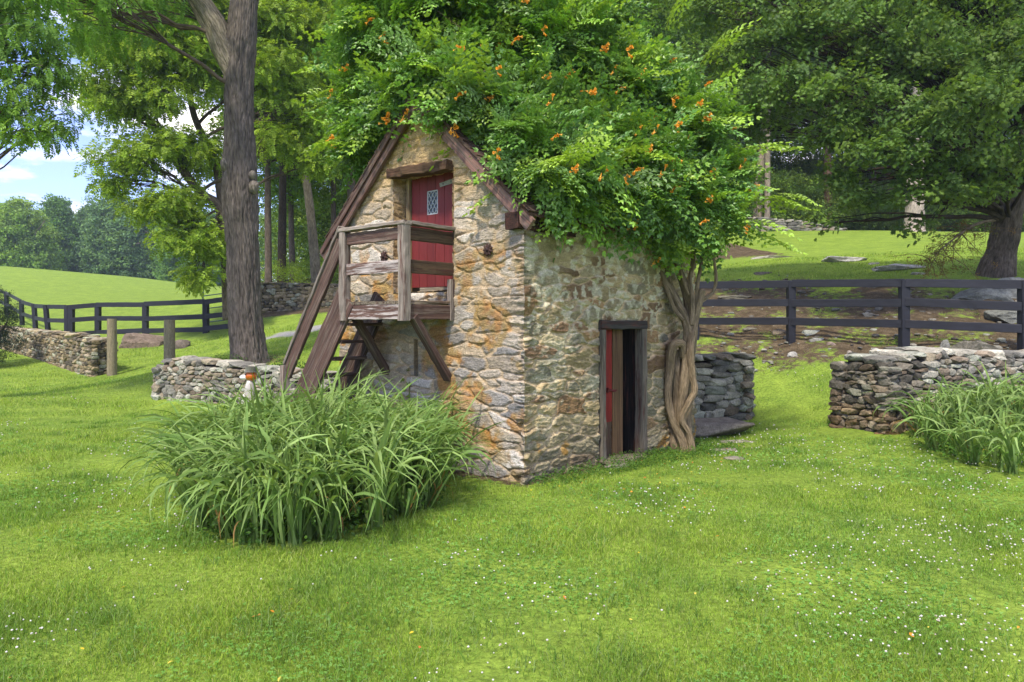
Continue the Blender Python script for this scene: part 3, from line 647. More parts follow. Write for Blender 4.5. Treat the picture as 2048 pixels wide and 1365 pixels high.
mb = MB(); board(mb, hp(tr_ + .02, p0 - .04, 1.785), hp(tr_ + .02, .0, 1.785), Z, .165, .045, PB * .9, n=10); mb.build('rim_board', M_brown, bal)
mb = MB(); board(mb, hp(tl - .02, p0 - .04, 1.785), hp(tl - .02, .0, 1.785), Z, .165, .045, PB * .9, n=10); mb.build('rim_board', M_brown, bal)
for t, p in ((tl + .01, p0 + .0), (tr_ + .03, p0 + .0)):
    mb = MB(); board(mb, hp(t, p, 1.69), hp(t, p, 2.71), Vd, .105, .105, PG, n=12, jit=.004, cut=.012); mb.build('post', M_grey, bal)
mb = MB(); board(mb, hp(tr_ + .02, .03, 1.69), hp(tr_ + .02, .03, 2.16), Vd, .07, .07, PG, n=6); mb.build('post', M_grey, bal)
mb = MB(); board(mb, hp(tl + .08, p0, 2.735), hp(tr_ - .03, p0, 2.735), U, .125, .04, PG * 1.15, n=12); mb.build('hand_rail', M_grey, bal)
mb = MB(); board(mb, hp(tr_ + .03, p0 - .07, 2.737), hp(tr_ + .03, -.02, 2.737), Vd, .12, .04, PG * .8, n=10); mb.build('hand_rail', M_grey, bal)
for z in (2.625, 2.275):
    mb = MB(); board(mb, hp(tl - .05, p0 + .0, z), hp(tr_ + .09, p0 + .0, z), Z, .135, .04, PB * (1.3 if z < 2.5 else .95), n=12); mb.build('rail', M_peel if z < 2.5 else M_brown, bal)
    mb = MB(); board(mb, hp(tr_ + .03, p0 - .06, z), hp(tr_ + .03, -.02, z), Z, .145, .04, srgb(84, 70, 54), n=10); mb.build('rail', M_grey, bal)
mb = MB(); board(mb, hp(tl - .4, -.1, 2.0), hp(tr_ + .02, -.1, 2.0), Z, .17, .05, srgb(132, 124, 108), n=10, jit=.004); mb.build('door_sill', M_grey, bal)
for (ta, za, tb, zb) in ((tr_ + .03, 1.74, 1.10, 1.02), (tl - .02, 1.74, 2.19, 1.04)):
    mb = MB(); board(mb, hp(ta, p0 - .12, za), hp(tb, .01, zb), Vd, .10, .075, PB * .85, n=12); mb.build('brace', M_brown, bal)
# stair
sl_ = 1.37
mb = MB(); zA = 1.86; tA = tl + .02
def strz(t): return 1.86 - (t - 2.13) * 1.40
ZG = float(hf(-2.9, 8.9)) - .05
te = 2.13 + (1.86 - ZG - .1) / 1.40
mb = MB(); board(mb, hp(2.06, p0, strz(2.06)), hp(te, p0, strz(te)), Z, .36, .045, PB * .92, n=18); st = sub(mb.build('staircase', M_brown, house), house); st['label'] = 'steep open timber stair rising to the balcony'
mb = MB(); board(mb, hp(2.06, .2, strz(2.06)), hp(te, .2, strz(te)), Z, .3, .045, PB * .6, n=18); mb.build('stringer', M_brown, st)
for k in range(9):
    z = 1.645 - .208 * k; t = 2.14 + .149 * k
    if z < ZG + .1: break
    mb = MB(); board(mb, hp(t, p0 - .02, z), hp(t, .21, z), Vd, .22, .035, PB * .6, n=6); board(mb, hp(t + .03, p0 - .05, z - .03), hp(t + .13, p0 - .05, z - .03), Z, .03, .03, PB * .6, n=2); mb.build('tread', M_brown, st)
mb = MB(); board(mb, hp(2.14, p0 + .02, 2.62), hp(3.28, p0 + .02, 1.02), Z, .2, .045, PB * 1.0, n=18); board(mb, hp(2.12, p0 + .02, 2.78), hp(3.29, p0 + .02, 1.145), U, .09, .035, PG * .85, n=18); mb.build('hand_rail', M_brown, st)
mb = MB(); board(mb, hp(3.30, p0 + .03, 1.12), hp(3.32, p0 + .03, ZG - .2), Vd, .09, .09, PG, n=10); mb.build('post', M_grey, st)
# stones at the door foot
def planes(v, r, n=9, lo=.72, hi=1.05, box=.8):
    N = nrm(r.normal(size=(n, 3)) * np.array([1, 1, .8])); D_ = r.uniform(lo, hi, n); N = np.concatenate([N, np.eye(3), -np.eye(3)]); D_ = np.concatenate([D_, r.uniform(box * .85, box * 1.1, 6)])
    return v * np.min(D_[None] / np.maximum(v @ N.T, .05), axis=1)[:, None]
def rock(mb, c, sc, rot=0, seed=0, pw=.7, amp=.22, col=(.3, .29, .26), icod=ICO3, tilt=(0, 0)):
    v, f = icod; q = planes(v, np.random.default_rng(seed + 50), 12, .72, 1.0, 1.0)
    q = q * (1 + amp * .7 * (fbm(v * 1.3 + seed * 7.1, 4, seed) - .5) * 2)[:, None] * (1 + .1 * (fbm(v * 6 + seed * 3.1, 3, seed + 1) - .5))[:, None]
    q = q * np.asarray(sc); M = np.array(Matrix.Rotation(rot, 3, 'Z') @ Matrix.Rotation(tilt[0], 3, 'X') @ Matrix.Rotation(tilt[1], 3, 'Y'))
    mb.add(q @ M.T + np.asarray(c), None, f, np.asarray(col) * (.85 + .3 * fbm(v * 3 + seed, 3, 3))[:, None])
mb = MB(); rock(mb, sp(1.9, .12, -.05), (.48, .17, .06), math.atan2(U[1], U[0]), 3, .6, .12, srgb(104, 98, 82)); mb.build('sill_stone', M_stone, house, smooth=True)
def hit(px, py):
    a = (px - 1024) / F; b = (HZ - py) / F; d = np.arange(3, 150, .05); z = CAMZ + b * d; g = hf(a * d, d); k = np.argmax(g > z)
    return np.array([a * d[k], d[k], g[k]])
# ------------------------------------------------------------------ dry stone walls: every stone modelled
STV = []
_r = np.random.default_rng(5)
for k in range(16):
    v, f = ICO2; pw = _r.uniform(.42, .62); q = np.sign(v) * np.abs(v) ** pw; q /= np.maximum(np.abs(q).max(1, keepdims=True) * .6 + np.linalg.norm(q, axis=1, keepdims=True) * .4, 1e-6)
    q = planes(v, _r, 8, .7, 1.05, .82); q = q * (1 + .16 * (fbm(v * 4 + k * 5.3, 3, k) - .5))[:, None]; q[:, 0] += q[:, 2] * _r.uniform(-.3, .3); STV.append(q)
PAL_GREY = np.array([srgb(150, 146, 132), srgb(126, 124, 114), srgb(168, 164, 148), srgb(110, 108, 100), srgb(142, 132, 112), srgb(160, 162, 146), srgb(128, 116, 100)])
PAL_BROWN = np.array([srgb(138, 124, 98), srgb(112, 102, 84), srgb(156, 142, 112), srgb(96, 90, 76), srgb(146, 136, 116), srgb(124, 112, 84), srgb(150, 150, 128)])
def drywall(mb, path, tops, thk, pal=PAL_GREY, ls=(.16, .42), hs=(.09, .17), colfun=None, seed=0, cap=True, batter=.04, base=None):
    r = np.random.default_rng(seed); path = np.array(path, float); tops = np.asarray(tops, float)
    T = nrm(np.gradient(path, axis=0)); N = np.stack([T[:, 1], -T[:, 0]], -1)         # to the right of travel
    A = path + N * thk / 2; B = path - N * thk / 2
    loop = np.concatenate([A, B[::-1], A[:1]]); tl = np.concatenate([tops, tops[::-1], tops[:1]])
    nn = len(path)
    for k in range(len(loop) - 1):
        a, b = loop[k], loop[k + 1]; L = np.linalg.norm(b - a)
        if L < .05: continue
        d = (b - a) / L; n = np.array([d[1], -d[0]]); ht = 0.; zrow = 0.
        gb = float(np.min(hf(a[0], a[1]))) ; ge = float(hf(b[0], b[1])); maxh = max(tl[k] - gb, tl[k + 1] - ge) + .3
        while zrow < maxh:
            h = r.uniform(*hs); s = -r.uniform(0, .12)
            while s < L:
                l = r.uniform(*ls) * (1 if r.random() > .2 else .5); m = s + l / 2; f = np.clip(m / L, 0, 1); l = min(l, max(L - s + .08, .1)); m = s + l / 2
                g = gb + (ge - gb) * f; top = tl[k] + (tl[k + 1] - tl[k]) * f; z = g - .12 + zrow + h / 2 + (vnoise(np.array([m * 2 + k * 9, zrow * 3, seed]), 3) - .5) * .06
                if z < top - .04 - (h * .3 if cap else 0):
                    dp = r.uniform(.14, .22); pp = a + d * m - n * (dp * .5 + batter * (z - g) + r.uniform(-.012, .02))
                    hh = h * r.uniform(.85, 1.25)
                    v = STV[r.integers(16)] * np.array([l * .66, dp * .7, hh * .68]) * np.array([r.choice((-1, 1)), 1, 1])
                    an = math.atan2(d[1], d[0]) + r.normal(0, .07); M = np.array(Matrix.Rotation(an, 3, 'Z') @ Matrix.Rotation(r.normal(0, .09), 3, 'Y') @ Matrix.Rotation(r.normal(0, .08), 3, 'X'))
                    P = np.array([pp[0], pp[1], z]); c = pal[r.integers(len(pal))] * r.uniform(.7, 1.15)
                    if colfun is not None: c = colfun(P, c, r)
                    fc = ICO2[1] if np.sign(v[0] @ np.array([1, 1, 1])) is not None else ICO2[1]
                    mb.add(v @ M.T + P, None, fc, c, None)
                s += l * 1.0
            zrow += h * .93
    for k in range(nn - 1):       # cap stones and the packed heart of the wall
        a, b = path[k], path[k + 1]; L = np.linalg.norm(b - a); d = (b - a) / L; an = math.atan2(d[1], d[0])
        if cap:
            for row in range(max(1, int(thk / .35))):
                s = 0; offn = ((row + .5) / max(1, int(thk / .35)) - .5) * thk * .8
                while s < L:
                    l = r.uniform(.25, .6); f = min((s + l / 2) / L, 1); top = tops[k] + (tops[k + 1] - tops[k]) * f
                    pp = a + d * min(s + l / 2, L - .08) - np.array([d[1], -d[0]]) * (offn + r.normal(0, .03)); hh = r.uniform(.05, .1)
                    M = np.array(Matrix.Rotation(an + r.normal(0, .15), 3, 'Z') @ Matrix.Rotation(r.normal(0, .06), 3, 'Y')); w = thk / max(1, int(thk / .35))
                    c = pal[r.integers(len(pal))] * r.uniform(.85, 1.3); P = np.array([pp[0], pp[1], top - hh * .3])
                    mb.add((STV[r.integers(16)] * np.array([l * .54, w * .56, hh])) @ M.T + P, None, ICO2[1], c); s += l * .95
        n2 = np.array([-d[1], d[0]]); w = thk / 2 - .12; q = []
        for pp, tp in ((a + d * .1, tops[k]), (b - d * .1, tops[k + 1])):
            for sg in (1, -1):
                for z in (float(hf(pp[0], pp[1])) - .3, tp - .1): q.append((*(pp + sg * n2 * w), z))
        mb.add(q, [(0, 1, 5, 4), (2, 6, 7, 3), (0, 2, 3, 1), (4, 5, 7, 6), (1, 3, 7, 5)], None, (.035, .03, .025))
def wall_thing(name, label, path, tops, thk, **k):
    mb = MB(); drywall(mb, path, tops, thk, **k); o = mb.build(name, M_stone, origin=(path[0][0], path[0][1], float(hf(*path[0]))), smooth=False); return tag(o, label, 'stone wall', 'dry stone walls')
def xy(px, d): return ((px - 1024) / F * d, d)
def ontop(px, py, d): return CAMZ + (HZ - py) / F * d
wa = [xy(207, 20.9), xy(150, 22.3), xy(80, 24.6), xy(10, 27.6), xy(-160, 33)]
wall_thing('stone_wall', 'brown dry stone wall running left from the round post to the dark bush', wa, [ontop(205, 680, 20.9), ontop(150, 668, 22.3), ontop(80, 662, 24.6), ontop(10, 655, 27.6), ontop(-160, 640, 33)], .7, pal=PAL_BROWN, seed=3, ls=(.15, .38), hs=(.08, .15))
wb = [xy(330, 15.2), xy(380, 14.9), xy(470, 14.4), xy(600, 13.7), xy(720, 12.9)]
wall_thing('stone_wall', 'pale low fieldstone wall at the foot of the big grey trunk', wb[::1], [ontop(330, 722, 15.2), ontop(380, 716, 14.9), ontop(470, 726, 14.4), ontop(600, 742, 13.7), ontop(720, 752, 12.9)], .6, pal=PAL_GREY * 1.0, seed=5, ls=(.12, .3), hs=(.07, .14), cap=True)
wc = [xy(525, 31), xy(610, 30.2), xy(700, 29.2), xy(850, 28)]
wall_thing('stone_wall', 'long grey stone wall along the wood edge seen through the stair', wc, [ontop(p, y, d) for p, y, d in ((525, 566, 31), (610, 568, 30.2), (700, 570, 29.2), (850, 572, 28))], .6, pal=PAL_BROWN, seed=7, ls=(.2, .5), hs=(.12, .2))
wd = [xy(1455, 45), xy(1530, 44.6), xy(1600, 44), xy(1690, 43)]
wall_thing('stone_wall', 'tumbled stone wall on the crest of the right hill', wd, [ontop(1455, 436, 45), ontop(1530, 437, 44.6), ontop(1600, 444, 44), ontop(1690, 459, 43)], .7, pal=PAL_GREY * .85, seed=9, ls=(.3, .7), hs=(.12, .22))
e = np.array([4.37, 12.4]); dr = np.array([.943, .332]); nn_ = np.array([-.332, .943])
we = [tuple(e - dr * 2.6 + nn_ * .33), tuple(e - dr * 1.2 + nn_ * .33), tuple(e + nn_ * .33)]
wall_thing('stone_wall', 'dark squared stone wall stub beside the vine trunk', we, [1.02, 1.04, 1.05], .66, pal=PAL_GREY * np.array([.72, .74, .7]), seed=12, ls=(.22, .5), hs=(.09, .17))
f0 = np.array([5.42, 9.85]) + nn_ * .52
def shaded(P, c, r):  # shade put into the end stones' colour; low ones also tinted orange
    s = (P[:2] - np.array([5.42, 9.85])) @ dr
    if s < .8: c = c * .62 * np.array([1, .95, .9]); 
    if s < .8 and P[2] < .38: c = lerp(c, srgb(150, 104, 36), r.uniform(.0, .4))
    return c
wall_thing('stone_wall', 'thick stone wall with end coloured dark as shade behind the right daylilies', [tuple(f0 + dr * k) for k in (0, 1.2, 2.6, 4.2, 6)], [1.10, 1.24, 1.16, 1.13, 1.15], 1.04, pal=PAL_GREY, seed=14, ls=(.13, .34), hs=(.06, .13), colfun=shaded)

# ------------------------------------------------------------------ boulders, outcrops, slabs
def boulder(name, label, px, py, wpx, hpx, col=srgb(148, 146, 136), cat='rock', group='rocks on the right bank', dpt=.7, seed=1, sink=.35, rot=0, tilt=(0, 0), pw=.65, amp=.3):
    c = hit(px, py); m = c[1] / F; w = wpx * m / 2; h = hpx * m
    mb = MB(); rock(mb, c + np.array([0, w * dpt * .3, h * (.5 - sink)]), (w, w * dpt, h * .62), rot, seed, pw, amp, col, ICO4 if wpx > 50 else ICO3, tilt)
    return tag(mb.build(name, M_stone, origin=tuple(c), smooth=False), label, cat, group)
RG = srgb(140, 140, 134)
boulder('boulder', 'large flat brown boulder between the two round posts', 283, 694, 88, 34, srgb(120, 106, 92), 'rock', 'boulders by the left fence', .7, 2)
boulder('boulder', 'small brown boulder partly behind the second round post', 356, 697, 38, 22, srgb(112, 102, 92), 'rock', 'boulders by the left fence', .8, 4)
for q in (('wide pale flat outcrop in the middle of the right hill lawn', 1690, 522, 86, 18, srgb(166, 164, 156)), ('long pale outcrop tongue pointing at the maple trunk', 1800, 536, 105, 15, srgb(158, 156, 148)),
          ('small pale slab below the tongue of outcrop', 1838, 549, 32, 9, srgb(168, 166, 160)), ('thin flat outcrop strip left of the widest pale outcrop', 1545, 516, 96, 6, srgb(160, 156, 140)), ('small rock between the two widest pale outcrops', 1748, 529, 24, 7, srgb(142, 140, 130)),
          ('dark slanting rock above the left black post', 1526, 548, 40, 9, srgb(98, 92, 80)), ('big tilted slab under the maple, cut by the top rail', 1965, 600, 105, 36, srgb(112, 114, 106)), ('large grey rock at the right edge by the maple roots', 2040, 590, 90, 46, srgb(124, 126, 120)),
          ('grey ledge at the right edge between the lower rails', 2025, 640, 95, 30, srgb(112, 114, 106)), ('broad rounded boulder just above the right stone wall', 1952, 710, 98, 38, srgb(108, 104, 92)), ('upright small boulder left of the broad rounded one', 1891, 700, 21, 26, srgb(120, 120, 112)),
          ('pale lichened stone right of the left black post', 1625, 672, 34, 16, srgb(146, 150, 140)), ('pale stone touching the lichened stone from below', 1636, 684, 22, 10, srgb(150, 150, 140)), ('round white stone at the lawn edge below the left post', 1586, 713, 21, 14, srgb(168, 166, 156)),
          ('brown stone against the vine side of the left post', 1560, 668, 26, 14, srgb(112, 102, 88)), ('low stone at mid bank under the middle rail', 1742, 632, 28, 8, srgb(120, 118, 106)), ('long low rock behind the vine branches', 1470, 600, 70, 12, srgb(122, 118, 100)), ('flat dark stone under the bottom rail by the vine', 1500, 661, 30, 7, srgb(104, 100, 88)),
          ('pinkish stone between the two black posts low on the bank', 1663, 695, 22, 12, srgb(140, 124, 112)), ('small white stone just left of the right black post', 1751, 703, 15, 8, srgb(166, 164, 154)), ('small stone above the left end of the right wall', 1700, 711, 14, 10, srgb(150, 140, 128))):
    boulder('rock', q[0], *q[1:5], q[5], sink=.62 if q[2] < 560 else .4, seed=int(q[1]) % 37)
slab = np.array([3.1, 11.25, -.1]); mb = MB(); rock(mb, slab, (.75, .42, .12), .25, 8, .5, .12, srgb(122, 114, 100), ICO4); tag(mb.build('stone_slab', M_stone, origin=tuple(slab), smooth=True), 'thick flat stone slab lying below the dark wall stub', 'slab')
for k, (px, py, w, lb) in enumerate(((1475, 884, 80, 'largest stepping stone in the grass right of the vine trunk'), (1450, 901, 62, 'narrow stepping stone nearest the vine trunk'), (1468, 918, 44, 'lowest half buried stepping stone near the vine'), (1230, 934, 60, 'flat sunken stone in the grass before the lower door'))):
    c = hit(px, py); mb = MB(); rock(mb, c + np.array([0, 0, .002]), (w * c[1] / F / 2, .1, .022), .1 * k, 20 + k, .6, .2, srgb(132, 126, 112), ICO3); tag(mb.build('stepping_stone', M_stone, origin=tuple(c), smooth=True), lb, 'stepping stone', 'stepping stones in the grass')
# loose rubble scattered over the soil of the bank
mb = MB(); r = np.random.default_rng(4); n = 0
for k in range(1500):
    px = r.uniform(1380, 2250); d = r.uniform(13.2, 24); x, y = xy(px, d); s, _ = masks(np.array([x]), np.array([y]))
    if s[0] < .3 or y < 15.3 - (x - 3) * .25: continue
    a = abs(r.normal(.02, .04)) + .015; v = STV[r.integers(16)] * np.array([a, a * r.uniform(.6, 1), a * r.uniform(.3, .6)]); M = rotz(np.array(r.uniform(0, 6)))
    mb.add(v @ M.T + np.array([x, y, float(hf(x, y)) + a * .2]), None, ICO2[1], PAL_GREY[r.integers(7)] * r.uniform(.4, .85))
tag(mb.build('rubble', M_stone, smooth=True), 'small loose stones scattered over the bare bank behind the black fence', 'rubble', kind='stuff')

# ------------------------------------------------------------------ black board fences, metal gate, round posts
BLK = srgb(30, 31, 37)
def fence(name, label, posts, offs, ph, pw=.13, rw=.15, front=-1, drop=None, lean=None):
    P = [P3(px, d) for px, d in posts]; root = thing(name, P[0], label, 'fence')
    for k, p in enumerate(P):
        mb = MB(); l = lean[k] if lean else 0; board(mb, p - Z * .3, p + Z * ph + np.array([l, 0, 0]), (1, 0, 0), pw, pw, BLK * rng.uniform(.85, 1.2), n=8); mb.build('post', M_black, root)
    for k in range(len(P) - 1):
        for i, o in enumerate(offs):
            if drop and (k, i) in drop: 
                if drop[(k, i)] is None: continue
                da, db = drop[(k, i)]
            else: da = db = 0
            f = np.array([0, -.09, 0]); j = rng.normal(0, .012, 2); a, b = P[k], P[k + 1]; d = nrm(b - a)
            mb = MB(); board(mb, a + f + Z * (o + j[0] + da) - d * .02, b + f + Z * (o + j[1] + db) + d * .0 - d * .03, Z, rw, .03, BLK * rng.uniform(.85, 1.25), n=12); mb.build('rail', M_black, root)
    return root
fence('board_fence', 'black three rail board fence crossing the bank on the right', FENCE, (.50, .95, 1.38), 1.45, .17, .175)
fence('board_fence', 'black three rail board fence across the pasture behind the round posts', [(143, 30), (196, 29.9), (291, 28.9), (412, 27.5), (500, 26.7)], (.15, .66, 1.25), 1.33, .2, .2, drop={(0, 0): (-.12, -.1), (1, 0): (-.1, 0)})
fence('board_fence', 'leaning two rail black fence section at the far left above the stone wall', [(-70, 47), (-25, 43.5), (14, 39.5), (45, 36.3), (72, 33.8), (98, 31.7), (134, 30.3)], (.62, 1.25), 1.32, .17, .19, lean=(0, 0, -.05, -.06, -.1, -.16, 0))
gt = P3(406, 29.3); g1 = P3(560, 28.2); gd = nrm(g1 - gt); gr_ = thing('metal_gate', gt, 'grey green tubular metal gate behind the pasture fence', 'gate'); gl = 2.3
zt, zb = ontop(430, 573, 29.3) - gt[2], .16; GC = srgb(92, 112, 108)
mb = MB(); tube(mb, resample([gt + Z * zb, gt + Z * (zt - .3), gt + Z * (zt - .12) + gd * .05, gt + Z * zt + gd * .25, gt + Z * zt + gd * (gl - .25), gt + Z * (zt - .15) + gd * (gl - .03), gt + Z * zb + gd * gl], 40), .032, 8, GC); mb.build('frame', M_iron, gr_, smooth=True)
for z in (zb, .45, .75, 1.05, zt - .42):
    mb = MB(); tube(mb, [gt + Z * z, gt + Z * z + gd * gl], .022, 6, GC); mb.build('rail', M_iron, gr_, smooth=True)
for lb, px, d, rr, top in (('round weathered post standing at the end of the brown stone wall', 224, 20.6, .135, 638), ('round weathered post rising behind the pale low wall', 339, 16.3, .125, 640)):
    b = P3(px, d); mb = MB(); zt = ontop(px, top, d); tube(mb, resample([b - Z * .3, b + Z * .5, np.array([b[0], b[1], zt])], 24), resample([[1.06, 0, 0], [1, 0, 0], [.96, 0, 0]], 24)[:, 0] * rr, 20, srgb(132, 122, 98), rough=.06); tag(mb.build('fence_post', M_post, origin=tuple(b), smooth=False), lb, 'post', 'round gate posts')
# garden figurine half hidden in the daylilies
b = P3(500, 12.6); S = .62; fg = thing('garden_figurine', b, 'painted figurine with orange head and grey hat peeking above the daylilies', 'figurine')
def lump(mb, c, sc, col, ic=ICO3, seed=0): mb.add(ic[0] * np.asarray(sc) * (1 + .08 * (fbm(ic[0] * 2, 2, seed) - .5))[:, None] + b + np.asarray(c), None, ic[1], col)
hz = ontop(505, 752, 12.6) - b[2]
mb = MB(); lump(mb, (0, 0, hz * .5 - .02), (.10, .11, hz * .46), srgb(176, 170, 160)); lump(mb, (-.06, -.1, hz * .34), (.05, .07, .16), srgb(190, 184, 174)); mb.build('body', M_glaze, fg, smooth=True)
mb = MB(); lump(mb, (.02, 0, hz + .0), (.105, .1, .1), srgb(190, 96, 30)); mb.build('head', M_glaze, fg, smooth=True)
mb = MB(); lump(mb, (-.10, -.02, hz - .025), (.085, .05, .045), srgb(226, 224, 222)); lump(mb, (-.175, -.02, hz - .015), (.016, .02, .016), srgb(40, 36, 34), ICO2); mb.build('muzzle', M_glaze, fg, smooth=True)
mb = MB(); tube(mb, [b + Z * (hz + .07) + np.array([.02, 0, 0]), b + Z * (hz + .085) + np.array([.02, 0, 0]), b + Z * (hz + .09) + np.array([.02, 0, 0]), b + Z * (hz + .17) + np.array([.025, 0, 0])], [.125, .125, .095, .105], 20, srgb(110, 108, 100)); mb.build('hat', M_glaze, fg)
mb = MB(); lump(mb, (-.05, -.088, hz + .03), (.014, .01, .016), srgb(20, 20, 20), ICO2); mb.build('eye', M_glaze, fg)

# ------------------------------------------------------------------ foliage
def pick(pal, n, r, lo=.75, hi=1.2): return pal[r.integers(len(pal), size=n)] * r.uniform(lo, hi, (n, 1))
def inball(n, r, shell=.5):
    d = nrm(r.normal(size=(n, 3))); return d * (r.uniform(0, 1, (n, 1)) ** (shell)), d
def leafcloud(mb, cen, rad, n, tmpls, scale, pal, r, flat=.35, droop=.35, cvar=.2, spread=.5):
    """n leaves round every centre; cen (k,3), rad (k,3)"""
    k = len(cen); off, d = inball(k * n, r, spread); ci = np.repeat(np.arange(k), n)
    pos = cen[ci] + off * rad[ci]; a = r.uniform(0, 2 * math.pi, k * n)
    h = np.stack([np.cos(a), np.sin(a), np.zeros(k * n)], -1) * .8 + d * .9; h[:, 2] -= droop + r.uniform(-.25, .35, k * n)
    up = np.stack([r.normal(0, flat, k * n), r.normal(0, flat, k * n), np.ones(k * n)], -1)
    M = basis(h, up, r.normal(0, flat, k * n)); tint = r.uniform(1 - cvar, 1 + cvar, (k, 1))[ci] * r.uniform(1 - cvar, 1 + cvar, (k * n, 1)); c = pal[r.integers(len(pal), size=k)][ci] * tint
    mix = r.integers(len(pal), size=k * n); c = c * .6 + pal[mix] * .4 * tint; s = scale * r.uniform(.7, 1.25, k * n); w = r.integers(len(tmpls), size=k * n)
    for j, t in enumerate(tmpls): m = w == j; scatter(mb, t, pos[m], M[m], s[m], c[m])
def bend(a, b, r, sag=.15, n=8):
    a = np.asarray(a, float); b = np.asarray(b, float); L = np.linalg.norm(b - a); t = np.linspace(0, 1, n)[:, None]
    off = r.normal(0, sag * .4 * L, 3); wig = r.normal(0, .02 * L, (n, 3)) * np.sin(t * math.pi)
    return a + (b - a) * t + off * np.sin(t * math.pi) * .6 + np.array([0, 0, 1.]) * sag * L * np.sin(t * math.pi) * .5 + wig
def crown(root, trunk, blobs, nclump, nleaf, tmpls, scale, pal, seed, lim_r=.07, crad=(.5, .5, .28), bark=None, barkcol=srgb(96, 84, 72), flat=.35, droop=.35, shell=.4, leafm=None, limb_from=None, smooth=True):
    """limbs from the trunk to every blob of foliage, twigs to every leaf clump"""
    r = np.random.default_rng(seed); lb = MB(); fo = MB(); trunk = np.asarray(trunk, float)
    for bi, (c, rad) in enumerate(blobs):
        c = np.asarray(c, float); rad = np.asarray(rad, float)
        zt = c[2] - .45 * np.linalg.norm((c - trunk[-1])[:2]) - .3
        j = int(np.argmin(np.abs(trunk[:, 2] - zt))) if limb_from is None else limb_from
        a = trunk[j]; P = bend(a, c, r, .12, 9); L = np.linalg.norm(c - a); lr = lim_r * min(1.5, .5 + L / 6); rr = np.linspace(lr, lr * .25, 9)
        tube(lb, resample(P, 17), np.interp(np.linspace(0, 8, 17), np.arange(9), rr), 7, barkcol, seed=bi)
        n = max(3, int(nclump * (rad[0] * rad[1] * rad[2]) ** (2 / 3.))); off, d = inball(n, r, shell); cc = c + off * rad
        for q in cc:
            k = r.integers(3, 9); tube(lb, bend(P[k], q, r, .1, 5), np.linspace(rr[k] * .5, .006, 5), 4, barkcol * .9, cap=False)
        leafcloud(fo, cc, np.tile(np.asarray(crad), (n, 1)) * r.uniform(.7, 1.3, (n, 1)), nleaf, tmpls, scale, pal, r, flat, droop)
    lb.build('limbs', bark or M_bark2, root, smooth=True)
    return fo.build('crown', leafm or M_leaf, root)
rr_ = np.random.default_rng(8)
T_PIN = [pinnate(6, 1, .34, .15, lambda l, w: diamond(l, w, .06 * l), .4, True, rr_) for _ in range(3)]
T_PIN4 = [pinnate(4, 1, .38, .2, lambda l, w: diamond(l, w, .05 * l), .3, True, rr_) for _ in range(3)]
T_MAP = [merge([xf(maple(1), rotz(np.array(a)), (x, y, z), s) for a, x, y, z, s in [(rr_.normal(0, .9), rr_.uniform(-1, 1.4), rr_.uniform(-.9, .9), rr_.uniform(-.25, .2), rr_.uniform(.7, 1.1)) for _ in range(5)]]) for _ in range(4)]
T_CL = [merge([xf(diamond(1, .6, .2), basis(nrm(rr_.normal(size=(1, 3)) * np.array([1, 1, .4])), None, rr_.normal(0, .5, 1))[0], rr_.normal(0, 1.1, 3) * np.array([1, 1, .5]), rr_.uniform(.7, 1.2), rr_.uniform(.8, 1.2)) for _ in range(7)]) for _ in range(4)]
def b3(px, py, d, rx, ry, rz): return (np.array([(px - 1024) / F * d, d, CAMZ + (HZ - py) / F * d]), (rx, ry, rz))
def pathpx(pts): return np.array([[(p - 1024) / F * d, d, CAMZ + (HZ - y) / F * d] for p, y, d in pts])
P_BRIGHT = np.array([2.0, 1.7, 1.7]) * np.array([(.115, .215, .018), (.15, .245, .022), (.09, .18, .016), (.13, .225, .03)])
P_MID = np.array([2.1, 1.9, 1.7]) * np.array([(.06, .135, .02), (.08, .16, .022), (.05, .115, .02)])
P_DARK = np.array([2.5, 2.1, 1.6]) * np.array([(.04, .092, .018), (.055, .115, .02), (.035, .08, .018), (.075, .13, .02)])
P_VINE = np.array([1.95, 1.7, 1.6]) * np.array([(.055, .135, .02), (.085, .18, .022), (.045, .115, .024), (.12, .215, .026), (.06, .13, .03)])
P_MAPLE = np.array([1.8, 1.55, 1.0]) * np.array([(.05, .115, .032), (.065, .135, .035), (.042, .098, .03), (.08, .15, .03)])
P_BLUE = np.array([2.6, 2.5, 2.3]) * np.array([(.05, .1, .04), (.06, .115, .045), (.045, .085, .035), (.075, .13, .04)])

# big foreground trunk: forks above the frame's middle
tb = P3(498, 17); 
tr = pathpx([(500, 760, 17), (499, 722, 17), (496, 690, 17), (490, 620, 17), (486, 500, 17), (481, 420, 17), (480, 340, 17), (479, 260, 17), (478, 180, 17), (482, 90, 17), (489, 0, 17.05), (500, -90, 17.1), (520, -230, 17.3), (560, -430, 17.6)])
rad = .88 * np.array([48, 42, 38.5, 36.5, 36, 39, 37.5, 33, 32, 34, 30, 26, 20, 10]) * 17 / F
walnut = thing('shade_tree', tb, 'massive grey barked tree trunk forking high up left of the stone building', 'tree')
mb = MB(); P_, r_ = resample(tr, 420, rad); ff = 1 + .35 * np.exp(-np.linspace(0, 1, 420) * 22); tube(mb, P_, r_ * np.where(np.arange(420) < 30, 1 + .14 * (1 - np.arange(420) / 30), 1), 240, srgb(104, 96, 88), rough=.10, flute=.04, seed=3, ridge=(.028, 15, 1.6))
for (px, py, s_) in ((452, 330, .13), (508, 375, .12), (462, 400, .09), (505, 350, .08)):
    c = pathpx([(px, py, 16.75)])[0]; mb.add(ICO3[0] * np.array([s_, s_, s_ * 1.4]) * (1 + .5 * (fbm(ICO3[0] * 3, 3, 2) - .5))[:, None] + c, None, ICO3[1], srgb(128, 120, 108))
tk = mb.build('trunk', M_bark, walnut, smooth=True)
